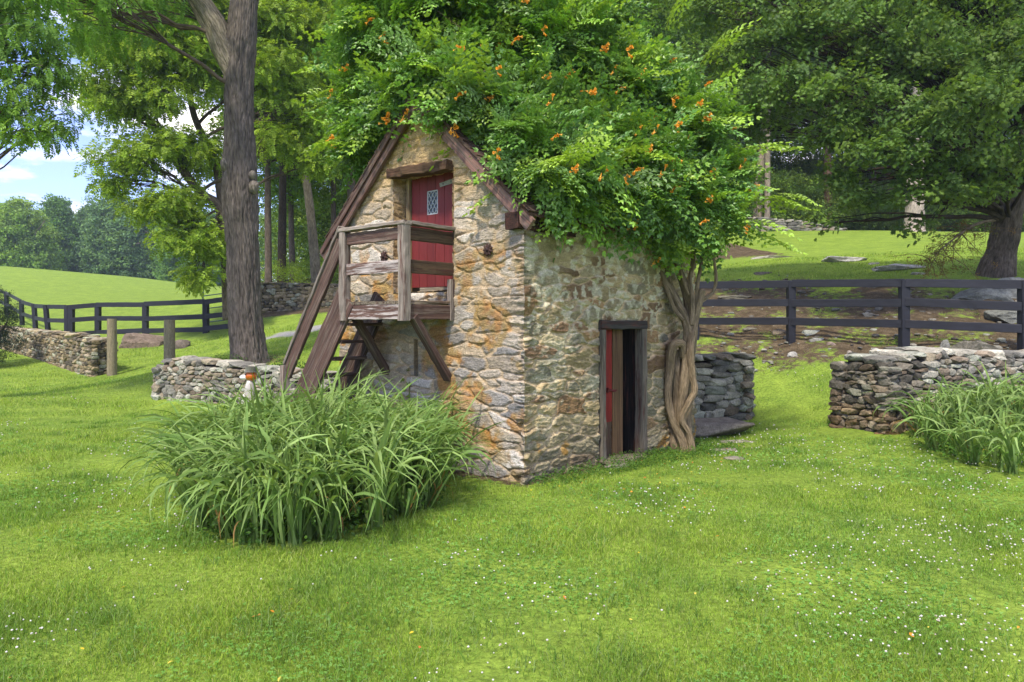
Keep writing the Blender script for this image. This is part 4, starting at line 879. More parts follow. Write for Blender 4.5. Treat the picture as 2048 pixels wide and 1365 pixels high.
mb = MB(); lf = pathpx([(474, 150, 17), (452, 105, 16.95), (430, 55, 16.9), (398, 0, 16.8), (360, -60, 16.6), (300, -150, 16.3), (240, -260, 16)]); P_, r_ = resample(lf, 150, np.array([25, 25, 24, 21, 18, 14, 8]) * 17 / F); tube(mb, P_, r_, 130, srgb(128, 120, 104), rough=.1, flute=.04, seed=6, ridge=(.02, 15, 1.6)); mb.build('fork_limb', M_bark, walnut, smooth=True)
ov = [b3(60, -60, 13.5, 2.0, 1.5, 1.0), b3(200, -120, 15, 2.2, 1.6, .9), b3(420, -170, 17, 2.4, 2, 1.0), b3(620, -160, 18, 2.6, 2.2, .9), b3(800, -220, 19, 2.4, 2, .9), b3(300, 15, 17.5, 1.3, 1.0, .45), b3(200, 40, 16.5, .9, .8, .5), b3(120, 20, 16, .9, .8, .5)]
crown(walnut, np.concatenate([tr[8:], lf[3:]]), ov, 16, 15, T_PIN, .36, P_MID * 1.25, 21, lim_r=.045, crad=(.65, .65, .3), droop=.6)
# hanging spray of a tree whose trunk stands outside the frame at the left
ob = P3(-260, 13.2); otr = pathpx([(-260, 800, 13.2), (-262, 500, 13.2), (-240, 200, 13.2), (-200, -80, 13.2), (-150, -300, 13.2)])
o2 = thing('overhanging_tree', ob, 'feathery pale green branches hanging into the sky at the top left edge', 'tree')
mb = MB(); P_, r_ = resample(otr, 50, np.array([.38, .32, .27, .2, .1])); tube(mb, P_, r_, 24, srgb(110, 100, 90), rough=.12); mb.build('trunk', M_bark2, o2, smooth=True)
crown(o2, otr, [b3(25, 90, 12.5, .7, .7, .55), b3(70, 150, 12.7, .6, .6, .5), b3(20, 210, 12.5, .7, .6, .4), b3(105, 235, 12.8, .4, .4, .4), b3(55, 255, 12.6, .55, .5, .2), b3(120, 120, 13, .35, .4, .5), b3(0, 20, 12.4, .7, .6, .5), b3(-80, 120, 12.6, .9, .9, .9), b3(-150, -60, 13, 1.2, 1, 1)], 44, 12, T_PIN, .25, P_MID * np.array([1.2, 1.15, 1.2]), 22, lim_r=.05, crad=(.3, .3, .17), droop=.8)
# bright tree behind the big trunk with two leaning stems
mt_ = thing('leaning_tree', P3(452, 26), 'bright yellow green tree with two leaning stems behind the big trunk', 'tree')
s1 = pathpx([(462, 640, 26), (458, 560, 26), (452, 470, 26), (440, 415, 26), (400, 385, 25.8), (355, 325, 25.5), (318, 270, 25.2), (280, 215, 25), (250, 150, 25), (235, 60, 25)])
s2 = pathpx([(456, 500, 26), (442, 400, 26), (430, 320, 26.2), (395, 250, 26.4), (380, 190, 26.6), (370, 60, 26.8), (360, -100, 27)])
mb = MB(); P_, r_ = resample(s1, 70, np.array([16, 14, 13, 11, 8.5, 7.5, 6.5, 5.5, 4, 3]) * 26 / F); tube(mb, P_, r_, 16, srgb(104, 92, 78), rough=.1); P_, r_ = resample(s2, 50, np.array([9, 8, 7.5, 6.5, 6, 5, 4]) * 26 / F); tube(mb, P_, r_, 14, srgb(100, 88, 76), rough=.1); mb.build('trunk', M_bark2, mt_, smooth=True)
bl = [b3(*q) for q in ((260, 110, 24.5, 1.7, 1.5, 1.0), (340, 60, 25, 1.8, 1.5, 1.0), (410, 130, 25.5, 1.4, 1.4, 1.2), (300, 190, 24.5, 1.4, 1.2, .8), (235, 210, 24.3, .9, 1, .6), (250, 320, 24.3, 1.1, 1.1, .8), (340, 280, 24.8, 1.2, 1, .7), (400, 300, 26, 1.2, 1, .9), (215, 365, 24.3, .5, .7, .35), (300, 410, 24.5, 1.0, 1.0, .6),
      (370, 400, 25, 1.1, 1, .8), (420, 480, 25, .8, .9, .8), (360, 480, 24.7, .8, .9, .5), (400, 545, 25, .6, .8, .5), (200, 60, 24.5, 1.2, 1.1, .7), (420, 10, 26, 1.6, 1.5, .8), (560, 140, 26, 1.5, 1.4, 1.1), (600, 230, 26.5, 1.4, 1.4, .9), (545, 40, 26, 1.5, 1.4, 1), (640, 60, 27, 1.6, 1.5, 1.1), (560, 280, 26, .8, 1, .5), (630, 320, 27, .9, 1, .5), (180, 170, 24.4, .7, .8, .4), (300, -50, 25, 2, 1.8, 1.0), (460, -80, 26, 2.2, 1.8, 1.1), (150, -20, 25, 1.3, 1.2, .7), (650, -60, 27, 2, 1.8, 1.1))]
crown(mt_, np.concatenate([s1[3:], s2[2:]]), bl, 46, 18, T_PIN4, .31, P_BRIGHT, 23, lim_r=.06, crad=(.5, .5, .26), droop=.45, shell=.5)

# right maple sweeping across the hill
mp_ = thing('maple_tree', P3(2000, 19.5), 'leaning dark maple trunk at the right edge with low sweeping branches', 'tree')
s1 = pathpx([(1990, 590, 19.5), (1992, 548, 19.5), (2004, 500, 19.5), (2015, 440, 19.4), (2026, 380, 19.3), (2042, 310, 19.2), (2062, 220, 19.1), (2080, 110, 19), (2095, -40, 19), (2100, -250, 19)])
mb = MB(); P_, r_ = resample(s1, 240, np.array([44, 33, 26, 24, 23, 22, 21, 18, 14, 7]) * 19.5 / F); tube(mb, P_, r_, 150, srgb(96, 86, 76), rough=.12, flute=.05, ridge=(.02, 20, 3)); mb.build('trunk', M_bark, mp_, smooth=True)
bl = [b3(*q) for q in ((1990, 90, 17, 1.5, 1.5, 1.1), (1860, 100, 16.5, 1.5, 1.3, .9), (1720, 60, 17, 1.6, 1.4, .9), (1560, 60, 17.5, 1.6, 1.4, .8), (1440, 120, 18, 1.1, 1.1, .7), (1560, 180, 17, 1.3, 1.1, .6), (1690, 190, 16.2, 1.2, 1.1, .6), (1830, 220, 15.5, 1.2, 1.1, .7), (1960, 210, 15, 1.1, 1.1, .8), (2050, 130, 15.5, 1.1, 1.2, 1.0),
      (1760, 300, 15.6, 1.0, .9, .45), (1880, 310, 15.5, 1.1, 1, .5), (1990, 320, 16, 1.0, 1, .6), (1640, 270, 16.5, .9, .9, .4), (1850, 385, 16, .9, .8, .35), (1950, 375, 16.4, .8, .8, .35), (1740, 400, 16.5, .75, .7, .3), (1670, 445, 16.8, .45, .4, .12), (1830, 455, 16.4, .28, .3, .25), (1500, 250, 18, .9, 1, .5), (1690, 350, 16.8, .7, .7, .3), (2080, 300, 17, 1.1, 1, 1.0), (2150, 150, 17, 1.8, 1.5, 1.6), (1450, 20, 18.5, 1.3, 1.2, .8), (1850, -40, 17, 2.2, 1.6, .8), (1620, -50, 18, 2, 1.6, .8), (2050, -60, 17, 2.0, 1.6, 1), (1380, -30, 19, 1.6, 1.3, .7))]
crown(mp_, s1[3:], bl, 40, 9, T_MAP, .15, P_MAPLE, 24, lim_r=.055, crad=(.42, .42, .16), barkcol=srgb(62, 54, 46), flat=.65, droop=.4, shell=.5)
# dead hanging limb on the maple
r = np.random.default_rng(2); mb = MB(); a = pathpx([(1990, 440, 19.2), (1950, 450, 18.6), (1905, 480, 18.2), (1860, 520, 18)]); tube(mb, resample(a, 16), np.linspace(.05, .012, 16), 6, srgb(120, 106, 88))
a2 = pathpx([(1995, 440, 19.2), (1965, 415, 18.8), (1955, 380, 18.7)]); tube(mb, resample(a2, 10), np.linspace(.045, .03, 10), 6, srgb(100, 84, 68)); fo = MB(); cc = []
for k in range(46):
    q = resample(a, 16)[r.integers(3, 16)]; e_ = q + np.array([r.normal(-.25, .5), r.normal(0, .35), r.uniform(-.9, .15)]); tube(mb, bend(q, e_, r, .15, 6), np.linspace(.012, .004, 6), 4, srgb(110, 92, 70)); cc.append(e_ * .6 + q * .4); cc.append(e_)
leafcloud(fo, np.array(cc), np.full((len(cc), 3), .16), 7, T_CL, .035, np.array([srgb(120, 104, 50), srgb(96, 100, 40), srgb(130, 96, 50)]), r, droop=1)
dl = mb.build('dead_limb', M_bark2, mp_); dl['label'] = 'bare broken limb with withered leaves'; sub(dl, mp_); fo.build('withered_leaves', M_leaf, dl)
# ------------------------------------------------------------------ woodland trees: own trunks, crowns shared between copies
def crown_mesh(name, seed, pal, n=520, nl=11, H=15, Rr=4.2, sc=.2, low=.0, tm=T_CL):
    r = np.random.default_rng(seed); mb = MB(); off, d = inball(n, r, .42); z = (off[:, 2] * .5 + .5); rad = Rr * (1.05 - .55 * z ** 1.5) * (.75 + .5 * vnoise(off * 1.5 + seed, 2))
    cc = np.stack([off[:, 0] * rad, off[:, 1] * rad, low + z * H], -1) + r.normal(0, .25, (n, 3))
    leafcloud(mb, cc, np.tile([.95, .95, .5], (n, 1)) * r.uniform(.6, 1.3, (n, 1)), nl, tm, sc, pal, r, .45, .4, .25)
    for k in range(26):
        q = cc[r.integers(n)]; tube(mb, bend((0, 0, max(q[2] - 3.2, .2)), q, r, .1, 6), np.linspace(.07, .015, 6), 5, srgb(84, 74, 62))
    return mb.mesh(name)
CR = [crown_mesh('crown', 40 + k, P_DARK * (1.0 + .1 * k) if k < 2 else P_MID * np.array([1.1, 1.05, .8]), sc=.17, n=900, nl=12) for k in range(3)]
for m in CR: m.materials.append(M_leaf)
WG = 'woodland trees'
def wtree(label, pts, rpx, cm, cz, cs=(1, 1, 1), col=srgb(96, 86, 76), group=WG, name='woodland_tree', ns=14, base=None):
    p = pathpx(pts); d = pts[0][2]; g = float(hf(p[0][0], p[0][1])); p = np.concatenate([[[p[0][0], p[0][1], g - .3]], p[p[:, 2] > g + .1]])
    root = thing(name, (p[0][0], p[0][1], g), label, 'tree', group); mb = MB(); P_, r_ = resample(p, 40, np.linspace(rpx * 1.15, rpx * .5, len(p)) * d / F); r_[:4] *= np.linspace(1.35, 1.05, 4)
    tube(mb, P_, r_, ns, col, rough=.12, flute=.05, seed=int(pts[0][0])); mb.build('trunk', M_bark2, root, smooth=True)
    o = bpy.data.objects.new('crown', cm); COL.objects.link(o); o.parent = root; top = P_[-1] - p[0]; o.location = (P_[28] - np.array(WL[root.name])) * np.array([1, 1, 0]) + np.array([0, 0, cz]); o.rotation_euler = (0, 0, rng.uniform(0, 6.28)); o.scale = cs
    return root
def up(px, d, lean=0, y0=560, top=-350): return [(px, y0, d), (px + lean * .3, 420, d), (px + lean * .7, 200, d), (px + lean, 0, d), (px + lean * 1.2, top, d)]
wtree('slim woodland trunk touching the right side of the big trunk', up(537, 34, -4), 7, CR[0], 6.5)
wtree('dark straight woodland trunk second right of the big trunk', up(563, 37, 6), 8.5, CR[1], 7, col=srgb(70, 60, 52))
wtree('grey woodland trunk curving left just left of the stair rail', [(634, 575, 33), (626, 480, 33), (618, 400, 33), (604, 300, 33), (590, 150, 33), (570, -100, 33)], 10, CR[2], 7.5, (1, 1, .9), srgb(118, 108, 92))
wtree('brown woodland trunk half hidden by the left roof edge', up(700, 36, 6), 9, CR[0], 7)
wtree('thin woodland trunk between the stair rail and roof edge', up(668, 42, -3), 5, CR[1], 7)
wtree('thick woodland trunk above the vine top with vines climbing', up(1290, 40, -30), 11, CR[2], 9, (1.1, 1.1, 1))
wtree('pale slanting trunk just right of the vine at the crest wall', [(1515, 440, 47), (1518, 380, 47), (1522, 320, 47), (1530, 240, 47), (1540, 100, 47), (1545, -200, 47)], 9, CR[0], 8, (1, 1, 1), srgb(142, 130, 112))
wtree('pale straight trunk beside the slanting one at the crest wall', up(1534, 46, 2, 455), 6.5, CR[1], 9, (1, 1, 1), srgb(132, 122, 106))
wtree('broad pale barked trunk standing alone on the crest', [(1829, 463, 40), (1829, 440, 40), (1830, 380, 40), (1832, 250, 40), (1834, 100, 40), (1836, -200, 40)], 18, CR[2], 9, (1, 1, 1), srgb(158, 146, 132))
wtree('short dark trunk on the crest under the maple boughs', up(1658, 47, -6), 8, CR[0], 6, (1, 1, 1), srgb(92, 72, 58))
wtree('dark trunk right of the broad pale one', up(1905, 48, 4), 6, CR[1], 5)
wtree('slim dark trunk left of the maple, deep in the wood', up(1745, 52, 5), 5, CR[2], 5)
wtree('woodland tree with dark crown above the top of the vine', up(1180, 44, 10), 7, CR[1], 7)
wtree('woodland tree behind the ridge of the vine covered roof', up(1010, 42, -5), 7, CR[0], 7)
wtree('woodland tree seen above the gable', up(860, 40, 8), 7, CR[2], 7)
wtree('dark woodland trunk at the top centre right', up(1400, 45, 8), 7, CR[0], 8)
wtree('trunk at the far right edge of the crest', up(2075, 46, -8), 7, CR[1], 5)
wtree('low spreading tree at the left edge of the wood', up(585, 42, -10), 6, CR[2], 4.5, (1, 1, .9))
# the wood behind, reading as one mass
def mass(name, label, line, thick, z0, z1, n, nl, pal, sc, seed, tm=T_CL, crad=(1.3, 1.3, .7)):
    r = np.random.default_rng(seed); line = np.array(line, float); k = r.uniform(0, len(line) - 1, n); i = k.astype(int); f = (k - i)[:, None]; p = line[i] + (line[i + 1] - line[i]) * f
    p = p + np.stack([r.uniform(-.5, .5, n) * 2, r.uniform(0, thick, n)], -1); g = hf(p[:, 0], p[:, 1]); topn = .72 + .45 * vnoise(np.stack([p[:, 0] * .16, p[:, 1] * .1, 0 * k], -1), seed)
    z = g + z0 + (z1 - z0) * topn * r.uniform(0, 1, n) ** .8
    cc = np.stack([p[:, 0], p[:, 1], z], -1); mb = MB(); leafcloud(mb, cc, np.tile(crad, (n, 1)) * r.uniform(.6, 1.3, (n, 1)), nl, tm, sc, pal, r, .5, .4, .28)
    return tag(mb.build(name, M_leaf), label, 'woodland', kind='stuff')
mass('forest', 'dense dark wood filling the background behind the building and hill', [xy(500, 50), xy(800, 47), xy(1200, 50), xy(1600, 53), xy(2100, 50), xy(2500, 46)], 14, .2, 27, 15000, 12, P_DARK, .2, 3)
mass('undergrowth', 'leafy undergrowth along the wood edge above the long stone wall', [xy(515, 35), xy(620, 34), xy(760, 33), xy(900, 33)], 7, .1, 1.3, 420, 10, P_BRIGHT * .85, .07, 5, crad=(.6, .6, .35))
mass('undergrowth', 'low leafy undergrowth behind the wall on the right crest', [xy(1440, 46.5), xy(1700, 46), xy(2000, 44), xy(2300, 43)], 8, .0, 3.6, 2600, 12, P_DARK, .14, 6, crad=(.8, .8, .5))
mass('forest', 'dark thicket closing the foot of the wood beyond the right crest', [xy(1350, 62), xy(1700, 60), xy(2100, 57), xy(2500, 52)], 5, 0, 9, 3600, 12, P_DARK, .24, 31)
# far trees beyond the pasture
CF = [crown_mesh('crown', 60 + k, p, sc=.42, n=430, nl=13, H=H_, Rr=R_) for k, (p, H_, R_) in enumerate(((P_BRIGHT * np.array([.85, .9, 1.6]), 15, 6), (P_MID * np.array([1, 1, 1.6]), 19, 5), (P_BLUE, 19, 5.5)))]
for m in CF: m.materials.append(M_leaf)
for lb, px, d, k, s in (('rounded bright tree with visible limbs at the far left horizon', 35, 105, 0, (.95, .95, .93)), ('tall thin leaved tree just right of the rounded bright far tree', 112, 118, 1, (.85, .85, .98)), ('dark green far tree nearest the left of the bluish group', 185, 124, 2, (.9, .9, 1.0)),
                        ('broad bluish far tree, tallest of the distant group', 235, 118, 2, (1.05, 1.05, 1.08)), ('bluish far tree right of the tallest distant one', 300, 122, 2, (1, 1, 1.1)), ('far tree seen below the hanging yellow green boughs', 365, 115, 1, (1, 1, .9)), ('far tree directly left of the big trunk', 430, 110, 2, (1, 1, .8)), ('small far tree behind the rounded bright one', 78, 128, 1, (.7, .7, .8)), ('far tree outside the left group by the dark bush', -40, 112, 1, (1, 1, .9))):
    b = P3(px, d); root = thing('distant_tree', b, lb, 'tree', 'distant trees beyond the pasture'); r = np.random.default_rng(int(px) + 100); mb = MB(); H_ = (15 if k == 0 else 19) * s[2]
    tube(mb, bend(b - Z * .3, b + Z * (H_ * .8), r, .02, 14), np.linspace(.45, .08, 14), 10, srgb(110, 100, 88), rough=.1)
    for q in range(7): a = b + Z * H_ * r.uniform(.12, .5); tube(mb, bend(a, a + np.array([r.normal(0, 2.6), r.normal(0, 2.6), r.uniform(2.5, 6)]), r, .2, 8), np.linspace(.2, .05, 8), 6, srgb(110, 100, 88))
    mb.build('trunk', M_bark2, root, smooth=True); o = bpy.data.objects.new('crown', CF[k]); COL.objects.link(o); o.parent = root; o.location = (0, 0, .8); o.scale = s; o.rotation_euler = (0, 0, r.uniform(0, 6))
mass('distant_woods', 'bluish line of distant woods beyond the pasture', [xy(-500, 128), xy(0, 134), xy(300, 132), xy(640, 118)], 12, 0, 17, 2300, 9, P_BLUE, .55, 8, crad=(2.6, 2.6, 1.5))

# dark evergreen bush at the left edge, shrub at the foot of the big tree
bs = P3(-14, 22); sh = thing('evergreen_bush', bs, 'dark evergreen bush cut by the left edge above the brown wall', 'bush'); mb = MB(); r = np.random.default_rng(12); cc = []
for q in range(150): v, d = inball(1, r, .3); cc.append(bs + np.array([-.4, .3, 1.35]) + v[0] * np.array([.95, .95, 1.45]))
leafcloud(mb, np.array(cc), np.full((150, 3), .22), 30, T_CL, .035, np.array([(.018, .04, .018), (.03, .06, .024), (.014, .03, .014)]), r); mb.build('foliage', M_leaf, sh)
mb = MB()
for q in range(14): tube(mb, bend(bs, cc[q * 9], r, .1, 6), np.linspace(.04, .01, 6), 5, srgb(70, 60, 50))
mb.build('stem', M_bark2, sh)
for lb, px, d, w, h, n in (('leafy green shrub against the right foot of the big trunk', 572, 14.9, .55, .75, 60), ('weedy sprouts along the left foot of the big trunk', 462, 16.4, .35, .4, 16)):
    bs = P3(px, d); sh = thing('shrub', bs, lb, 'shrub', 'shrubs at the foot of the big tree'); mb = MB(); r = np.random.default_rng(int(px)); v, dd = inball(n, r, .4); cc = bs + Z * h * .5 + v * np.array([w, w * .7, h * .55])
    leafcloud(mb, cc, np.full((n, 3), .14), 22, [diamond(1, .6, .1)], .05, np.array([(.06, .14, .02), (.1, .19, .025), (.045, .11, .02)]), r); mb.build('foliage', M_leaf, sh); mb = MB()
    for q in range(12): tube(mb, bend(bs, cc[q], r, .1, 5), np.linspace(.012, .004, 5), 4, srgb(80, 66, 50))
    mb.build('stem', M_bark2, sh)

# ------------------------------------------------------------------ trumpet vine on the roof
vb = sp(3.62, .36, -.1); vine = thing('trumpet_vine', vb, 'huge orange flowered trumpet vine smothering the roof with twisted woody trunk', 'climbing vine')
def stem(mb, pts, r, ns=14, seed=0, col=srgb(132, 116, 92)):
    p = pathpx(pts); P_, r_ = resample(p, 130, np.asarray(r, float)); tube(mb, P_, r_ * 1.12, 44, col, rough=.2, flute=.14, seed=seed, ridge=(.009, 55, 2.5))
def stems(lst):
    for k, (pts, r) in enumerate(lst):
        mb = MB(); stem(mb, pts, r, seed=k); mb.build('stem', M_vstem, vine, smooth=True)
D = 9.45
stems([([(1370, 910, D + .14), (1370, 850, D + .14), (1372, 780, D + .14), (1378, 700, D + .12), (1382, 640, D + .1), (1372, 580, D + .1), (1352, 530, D + .1), (1335, 470, D + .1)], [.1, .085, .08, .082, .08, .06, .048, .04]),
       ([(1368, 905, D), (1362, 880, D), (1345, 840, D), (1336, 790, D), (1340, 740, D), (1343, 705, D - .05), (1350, 688, D - .08), (1364, 690, D - .05), (1366, 715, D)], [.06, .055, .05, .05, .055, .06, .06, .055, .04]),
       ([(1350, 900, D + .1), (1352, 850, D + .1), (1356, 800, D + .12), (1352, 740, D + .1), (1356, 700, D + .1)], [.06, .066, .07, .07, .05]),
       ([(1372, 905, D), (1366, 870, D), (1362, 820, D), (1368, 770, D - .04), (1374, 720, D), (1378, 670, D), (1368, 630, D), (1345, 590, D), (1322, 550, D), (1305, 515, D), (1290, 460, D)], [.06, .05, .055, .06, .068, .066, .055, .045, .042, .038, .03]),
       ([(1385, 903, D - .05), (1378, 870, D - .06), (1364, 838, D - .1), (1378, 805, D - .12), (1389, 780, D - .1), (1384, 745, D - .08), (1380, 700, D - .08), (1388, 650, D), (1396, 610, D), (1404, 580, D)], [.05, .042, .04, .04, .042, .045, .05, .055, .055, .05]),
       ([(1388, 640, D), (1380, 600, D), (1370, 570, D), (1355, 530, D), (1345, 480, D)], [.04, .036, .034, .03, .024]),
       ([(1375, 660, D + .05), (1358, 610, D + .05), (1340, 570, D + .05), (1330, 520, D + .05), (1320, 470, D)], [.05, .042, .036, .034, .03]),
       ([(1383, 650, D - .05), (1384, 600, D - .05), (1380, 560, D - .02), (1386, 520, D), (1385, 460, D)], [.036, .032, .028, .028, .022]),
       ([(1398, 605, D), (1412, 596, D), (1426, 585, D), (1432, 560, D), (1428, 520, D), (1420, 470, D)], [.034, .028, .026, .022, .02, .016]),
       ([(1366, 640, D - .06), (1350, 620, D - .06), (1332, 575, D - .05), (1316, 530, D - .03), (1300, 480, D)], [.03, .028, .026, .024, .02]),
       ([(1392, 620, D), (1395, 570, D), (1402, 530, D), (1405, 470, D)], [.03, .024, .022, .02]),
       ([(1378, 590, D - .04), (1366, 560, D - .06), (1360, 520, D - .05), (1364, 470, D)], [.018, .016, .014, .012])])
def shoot_t(r, L=.66, nl=8, ll=.235):
    ts = []; n = 7; t = np.linspace(0, 1, n); P = np.stack([t * L, .04 * np.sin(t * 3) * r.normal(), .10 * t * L - .42 * t ** 2 * L], -1)
    tb_ = MB(); tube(tb_, P, np.linspace(.004, .0015, n), 4, (1.3, 1.1, .7), cap=False); ts.append((tb_.V[0], tb_.Q[0], np.zeros((0, 3), int), tb_.C[0]))
    for k in range(nl):
        f = .12 + .86 * k / (nl - 1); p = resample(P, 50)[int(f * 49)]
        for s in ((-1, 1) if k < nl - 1 else (0,)):
            pn = pinnate(3 if f < .85 else 2, ll * (1.05 - .35 * f) * r.uniform(.85, 1.15),   .094 * (1.1 - .3 * f), .046, lambda l, w: leaflet(l, w, .25, .18 * l), .35, True, r)
            d = nrm(np.array([[.55 + .5 * f, s * (1.0 - .3 * f), r.uniform(-.35, .12)]])); ts.append(xf(pn, basis(d, np.array([0, 0, 1.]), r.normal(0, .25, 1))[0], p, 1, r.uniform(.85, 1.2) * (1 + .25 * f)))
    return merge(ts)
r = np.random.default_rng(77); SH = [shoot_t(r) for _ in range(6)]
VB = [b3(*q) for q in ((800, 85, 9.4, .75, .8, .8), (725, 205, 9.5, .3, .5, .45), (735, 260, 9.3, .32, .4, .45), (905, 50, 8.9, 1.0, .9, .8), (950, 195, 8.45, .62, .5, .3), (1060, 120, 9.3, 1.1, 1, .75), (1080, 270, 8.6, .75, .6, .55), (1050, 350, 8.1, .34, .32, .35),
      (1205, 200, 9.9, .95, 1, .68), (1215, 340, 9.1, .9, .75, .75), (1335, 270, 9.9, .7, .8, .7), (1335, 412, 9.3, .7, .6, .4), (1405, 370, 9.8, .48, .6, .55), (1400, 448, 9.4, .4, .4, .22), (1160, 410, 8.4, .5, .35, .3), (850, 205, 8.5, .42, .3, .16), (1240, 465, 8.7, .35, .28, .18), (1100, 20, 10.2, 1.0, 1, .6), (880, -80, 9.6, 1.2, 1.1, .7))]
for t_, s_ in [(t_, s_) for t_ in (.0, .45, .95, 1.5, 2.0, 2.6) for s_ in (.35, 1.1, 1.9, 2.7, 3.5)]:
    c_ = hp(t_, 0, 0) + U * s_; c_[2] = rakez(t_) + .42; VB.append((c_, (.5, .5, .33)))
for q in ((935, 245, 8.05, .32, .25, .14), (1010, 330, 7.85, .3, .25, .2), (1085, 420, 7.6, .26, .25, .16), (1150, 470, 8.0, .3, .25, .14), (1285, 482, 9.0, .35, .3, .12), (800, 225, 8.6, .25, .25, .14)): VB.append(b3(*q))
def inside(p, skip, f=.9):
    m = np.zeros(len(p), bool)
    for j, (c, rd) in enumerate(VB):
        if j != skip: m |= ((((p - c) / np.array(rd)) ** 2).sum(1) < f * f)
    return m
fo = MB(); tot = 0; surf = []
for j, (c, rd) in enumerate(VB):
    rd = np.array(rd); A = 4 * math.pi * ((rd[0] * rd[1]) ** 1.6 / 3 + (rd[0] * rd[2]) ** 1.6 / 3 + (rd[1] * rd[2]) ** 1.6 / 3) ** (1 / 1.6); n = int(A * 44)
    d = nrm(r.normal(size=(n, 3))); rf = r.uniform(.62, 1.0, (n, 1)) ** .7; p = c + d * rd * rf * (1 + .25 * (vnoise(d * 2.5 + j * 7, 4) - .5))[:, None]; ok = ~inside(p, j, .75); 
    h_ = (p - C0) @ U; t_ = (p - C0) @ Vd; ok &= ~((h_ > -.05) & (h_ < SL + .05) & (t_ > 0) & (t_ < GW) & (p[:, 2] < rakez(t_) + .05)); ok &= ~((h_ < .1) & (p[:, 2] < 3.95) & (t_ > .25) & (t_ < 3.0))
    ok &= ~((t_ < .12) & (p[:, 2] < 2.85) & (h_ < 2.5)) & ~((t_ < .12) & (p[:, 2] < 2.5))
    p = p[ok]; d = d[ok]; dn = nrm(d / rd); n = len(p)
    out = dn * 1.0 + r.normal(0, .35, (n, 3)); out[:, 2] += .12; upv = dn * .8 + np.array([0, 0, .9])
    light = .8 + .2 * rf[ok][:, 0]; col = P_VINE[r.integers(5, size=n)] * r.uniform(.8, 1.25, (n, 1))
    w = r.integers(6, size=n); s = r.uniform(.5, .95, n); M = basis(out, upv, r.normal(0, .35, n))
    for k in range(6): m = w == k; scatter(fo, SH[k], p[m] - M[m][:, :, 0] * .18, M[m], s[m], col[m])
    sel = rf[ok][:, 0] > .9; surf.append(np.concatenate([p[sel], dn[sel]], 1)); tot += n
# long whips that leave the mass
for px, py, d_, dx_, dz_, s in ((1490, 400, 9.8, 1, .08, 1.1), (1555, 388, 9.8, 1, -.02, .7), (1480, 300, 9.9, .9, .3, 1.1), (1400, 130, 10, .6, .8, 1.1), (1330, 60, 10.2, .4, .9, 1), (1210, 60, 10, -.1, 1, 1), (690, 280, 9.5, -1, -.1, .8), (1500, 470, 9.6, 1, -.1, .9), (985, 130, 8.3, .1, .9, .8), (1010, 320, 8.0, -.7, .3, .8), (760, 250, 8.7, -.6, -.4, .8), (1470, 440, 9.6, 1, 0, 1), (1120, 60, 9.6, .2, 1, 1), (690, 130, 9.8, -1, -.1, .9), (700, 180, 9.6, -1, 0, .9), (720, 60, 9.7, -1, .2, 1)):
    p = pathpx([(px, py, d_)]); M = basis(np.array([[dx_, r.normal(0, .3) - .2, dz_]]), None, r.normal(0, .2, 1)); scatter(fo, SH[r.integers(6)], p, M, [s], P_VINE[[3]])
print('shoots', tot)
fo.build('foliage', M_vine, vine)
# bare runners inside the mass
mb = MB()
for k in range(70):
    a = hp(r.uniform(-.1, 1.5), 0, 0) + U * r.uniform(.1, 4); a[2] = rakez((a - C0) @ Vd) + .05; c, rd = VB[r.integers(len(VB))]; tube(mb, bend(a, c + r.normal(0, .3, 3), r, .2, 9), np.linspace(.012, .004, 9), 4, srgb(120, 104, 82), cap=False)
mb.build('runner', M_vstem, vine)
# clusters of orange trumpets
def trumpet(c0, dirv, L, col):
    mb = MB(); t = np.array([0, .25, .6, .82, .95, 1.0]); rad = np.array([.10, .13, .2, .27, .46, .5]) * L * .55; P = dirv[None] * (t * L)[:, None] + np.array([0, 0, -.08]) * (t ** 2 * L)[:, None]; tube(mb, P + c0, rad, 9, col, cap=False); return mb.V[0], mb.Q[0], mb.C[0]
FM = []
for k in range(4):
    mb = MB(); n = (7, 5, 9, 4)[k]
    for q in range(n):
        d = nrm(np.array([r.uniform(.2, 1), r.normal(0, .7), r.normal(.15, .6)])); c = lerp(srgb(226, 150, 44), srgb(240, 186, 90), r.uniform(0, 1)); V_, Q_, C_ = trumpet(r.normal(0, .018, 3), d, r.uniform(.05, .085), c); C_ = C_ * lerp(.75, 1.15, np.linspace(0, 1, len(C_)))[:, None]; mb.add(V_, Q_, None, C_)
    m = mb.mesh('flower_cluster'); m.materials.append(M_flower); FM.append(m)
S = np.concatenate(surf)
FP = [(985, 143), (900, 192), (790, 250), (820, 252), (935, 257), (742, 63), (697, 147), (650, 168), (697, 292), (885, 15), (915, 100), (1015, 105), (1090, 95), (1155, 155), (1195, 132), (1215, 140), (1250, 115), (1350, 110), (985, 238), (1060, 240), (1040, 310), (1100, 290), (1127, 308), (1187, 322), (1240, 293), (1262, 338), (1300, 305), (1320, 275), (1345, 260), (1308, 245), (1370, 208), (1407, 206), (1380, 298), (1458, 278), (1370, 345), (1445, 348), (1420, 325), (1390, 450), (1255, 453), (1305, 507), (1232, 385), (1340, 395), (1390, 385), (1335, 312), (1395, 310), (1140, 175), (1105, 160), (1285, 165), (1330, 195), (1255, 200), (1010, 10), (1500, 320), (1520, 437), (1490, 445), (1080, 285), (1330, 355), (1230, 330), (1395, 180), (1180, 235), (1280, 250), (755, 70), (1500, 385), (1420, 240), (1200, 170), (960, 60), (1050, 60)]
pxs = 1024 + S[:, 0] / S[:, 1] * F; pys = HZ - (S[:, 2] - CAMZ) / S[:, 1] * F; used = set()
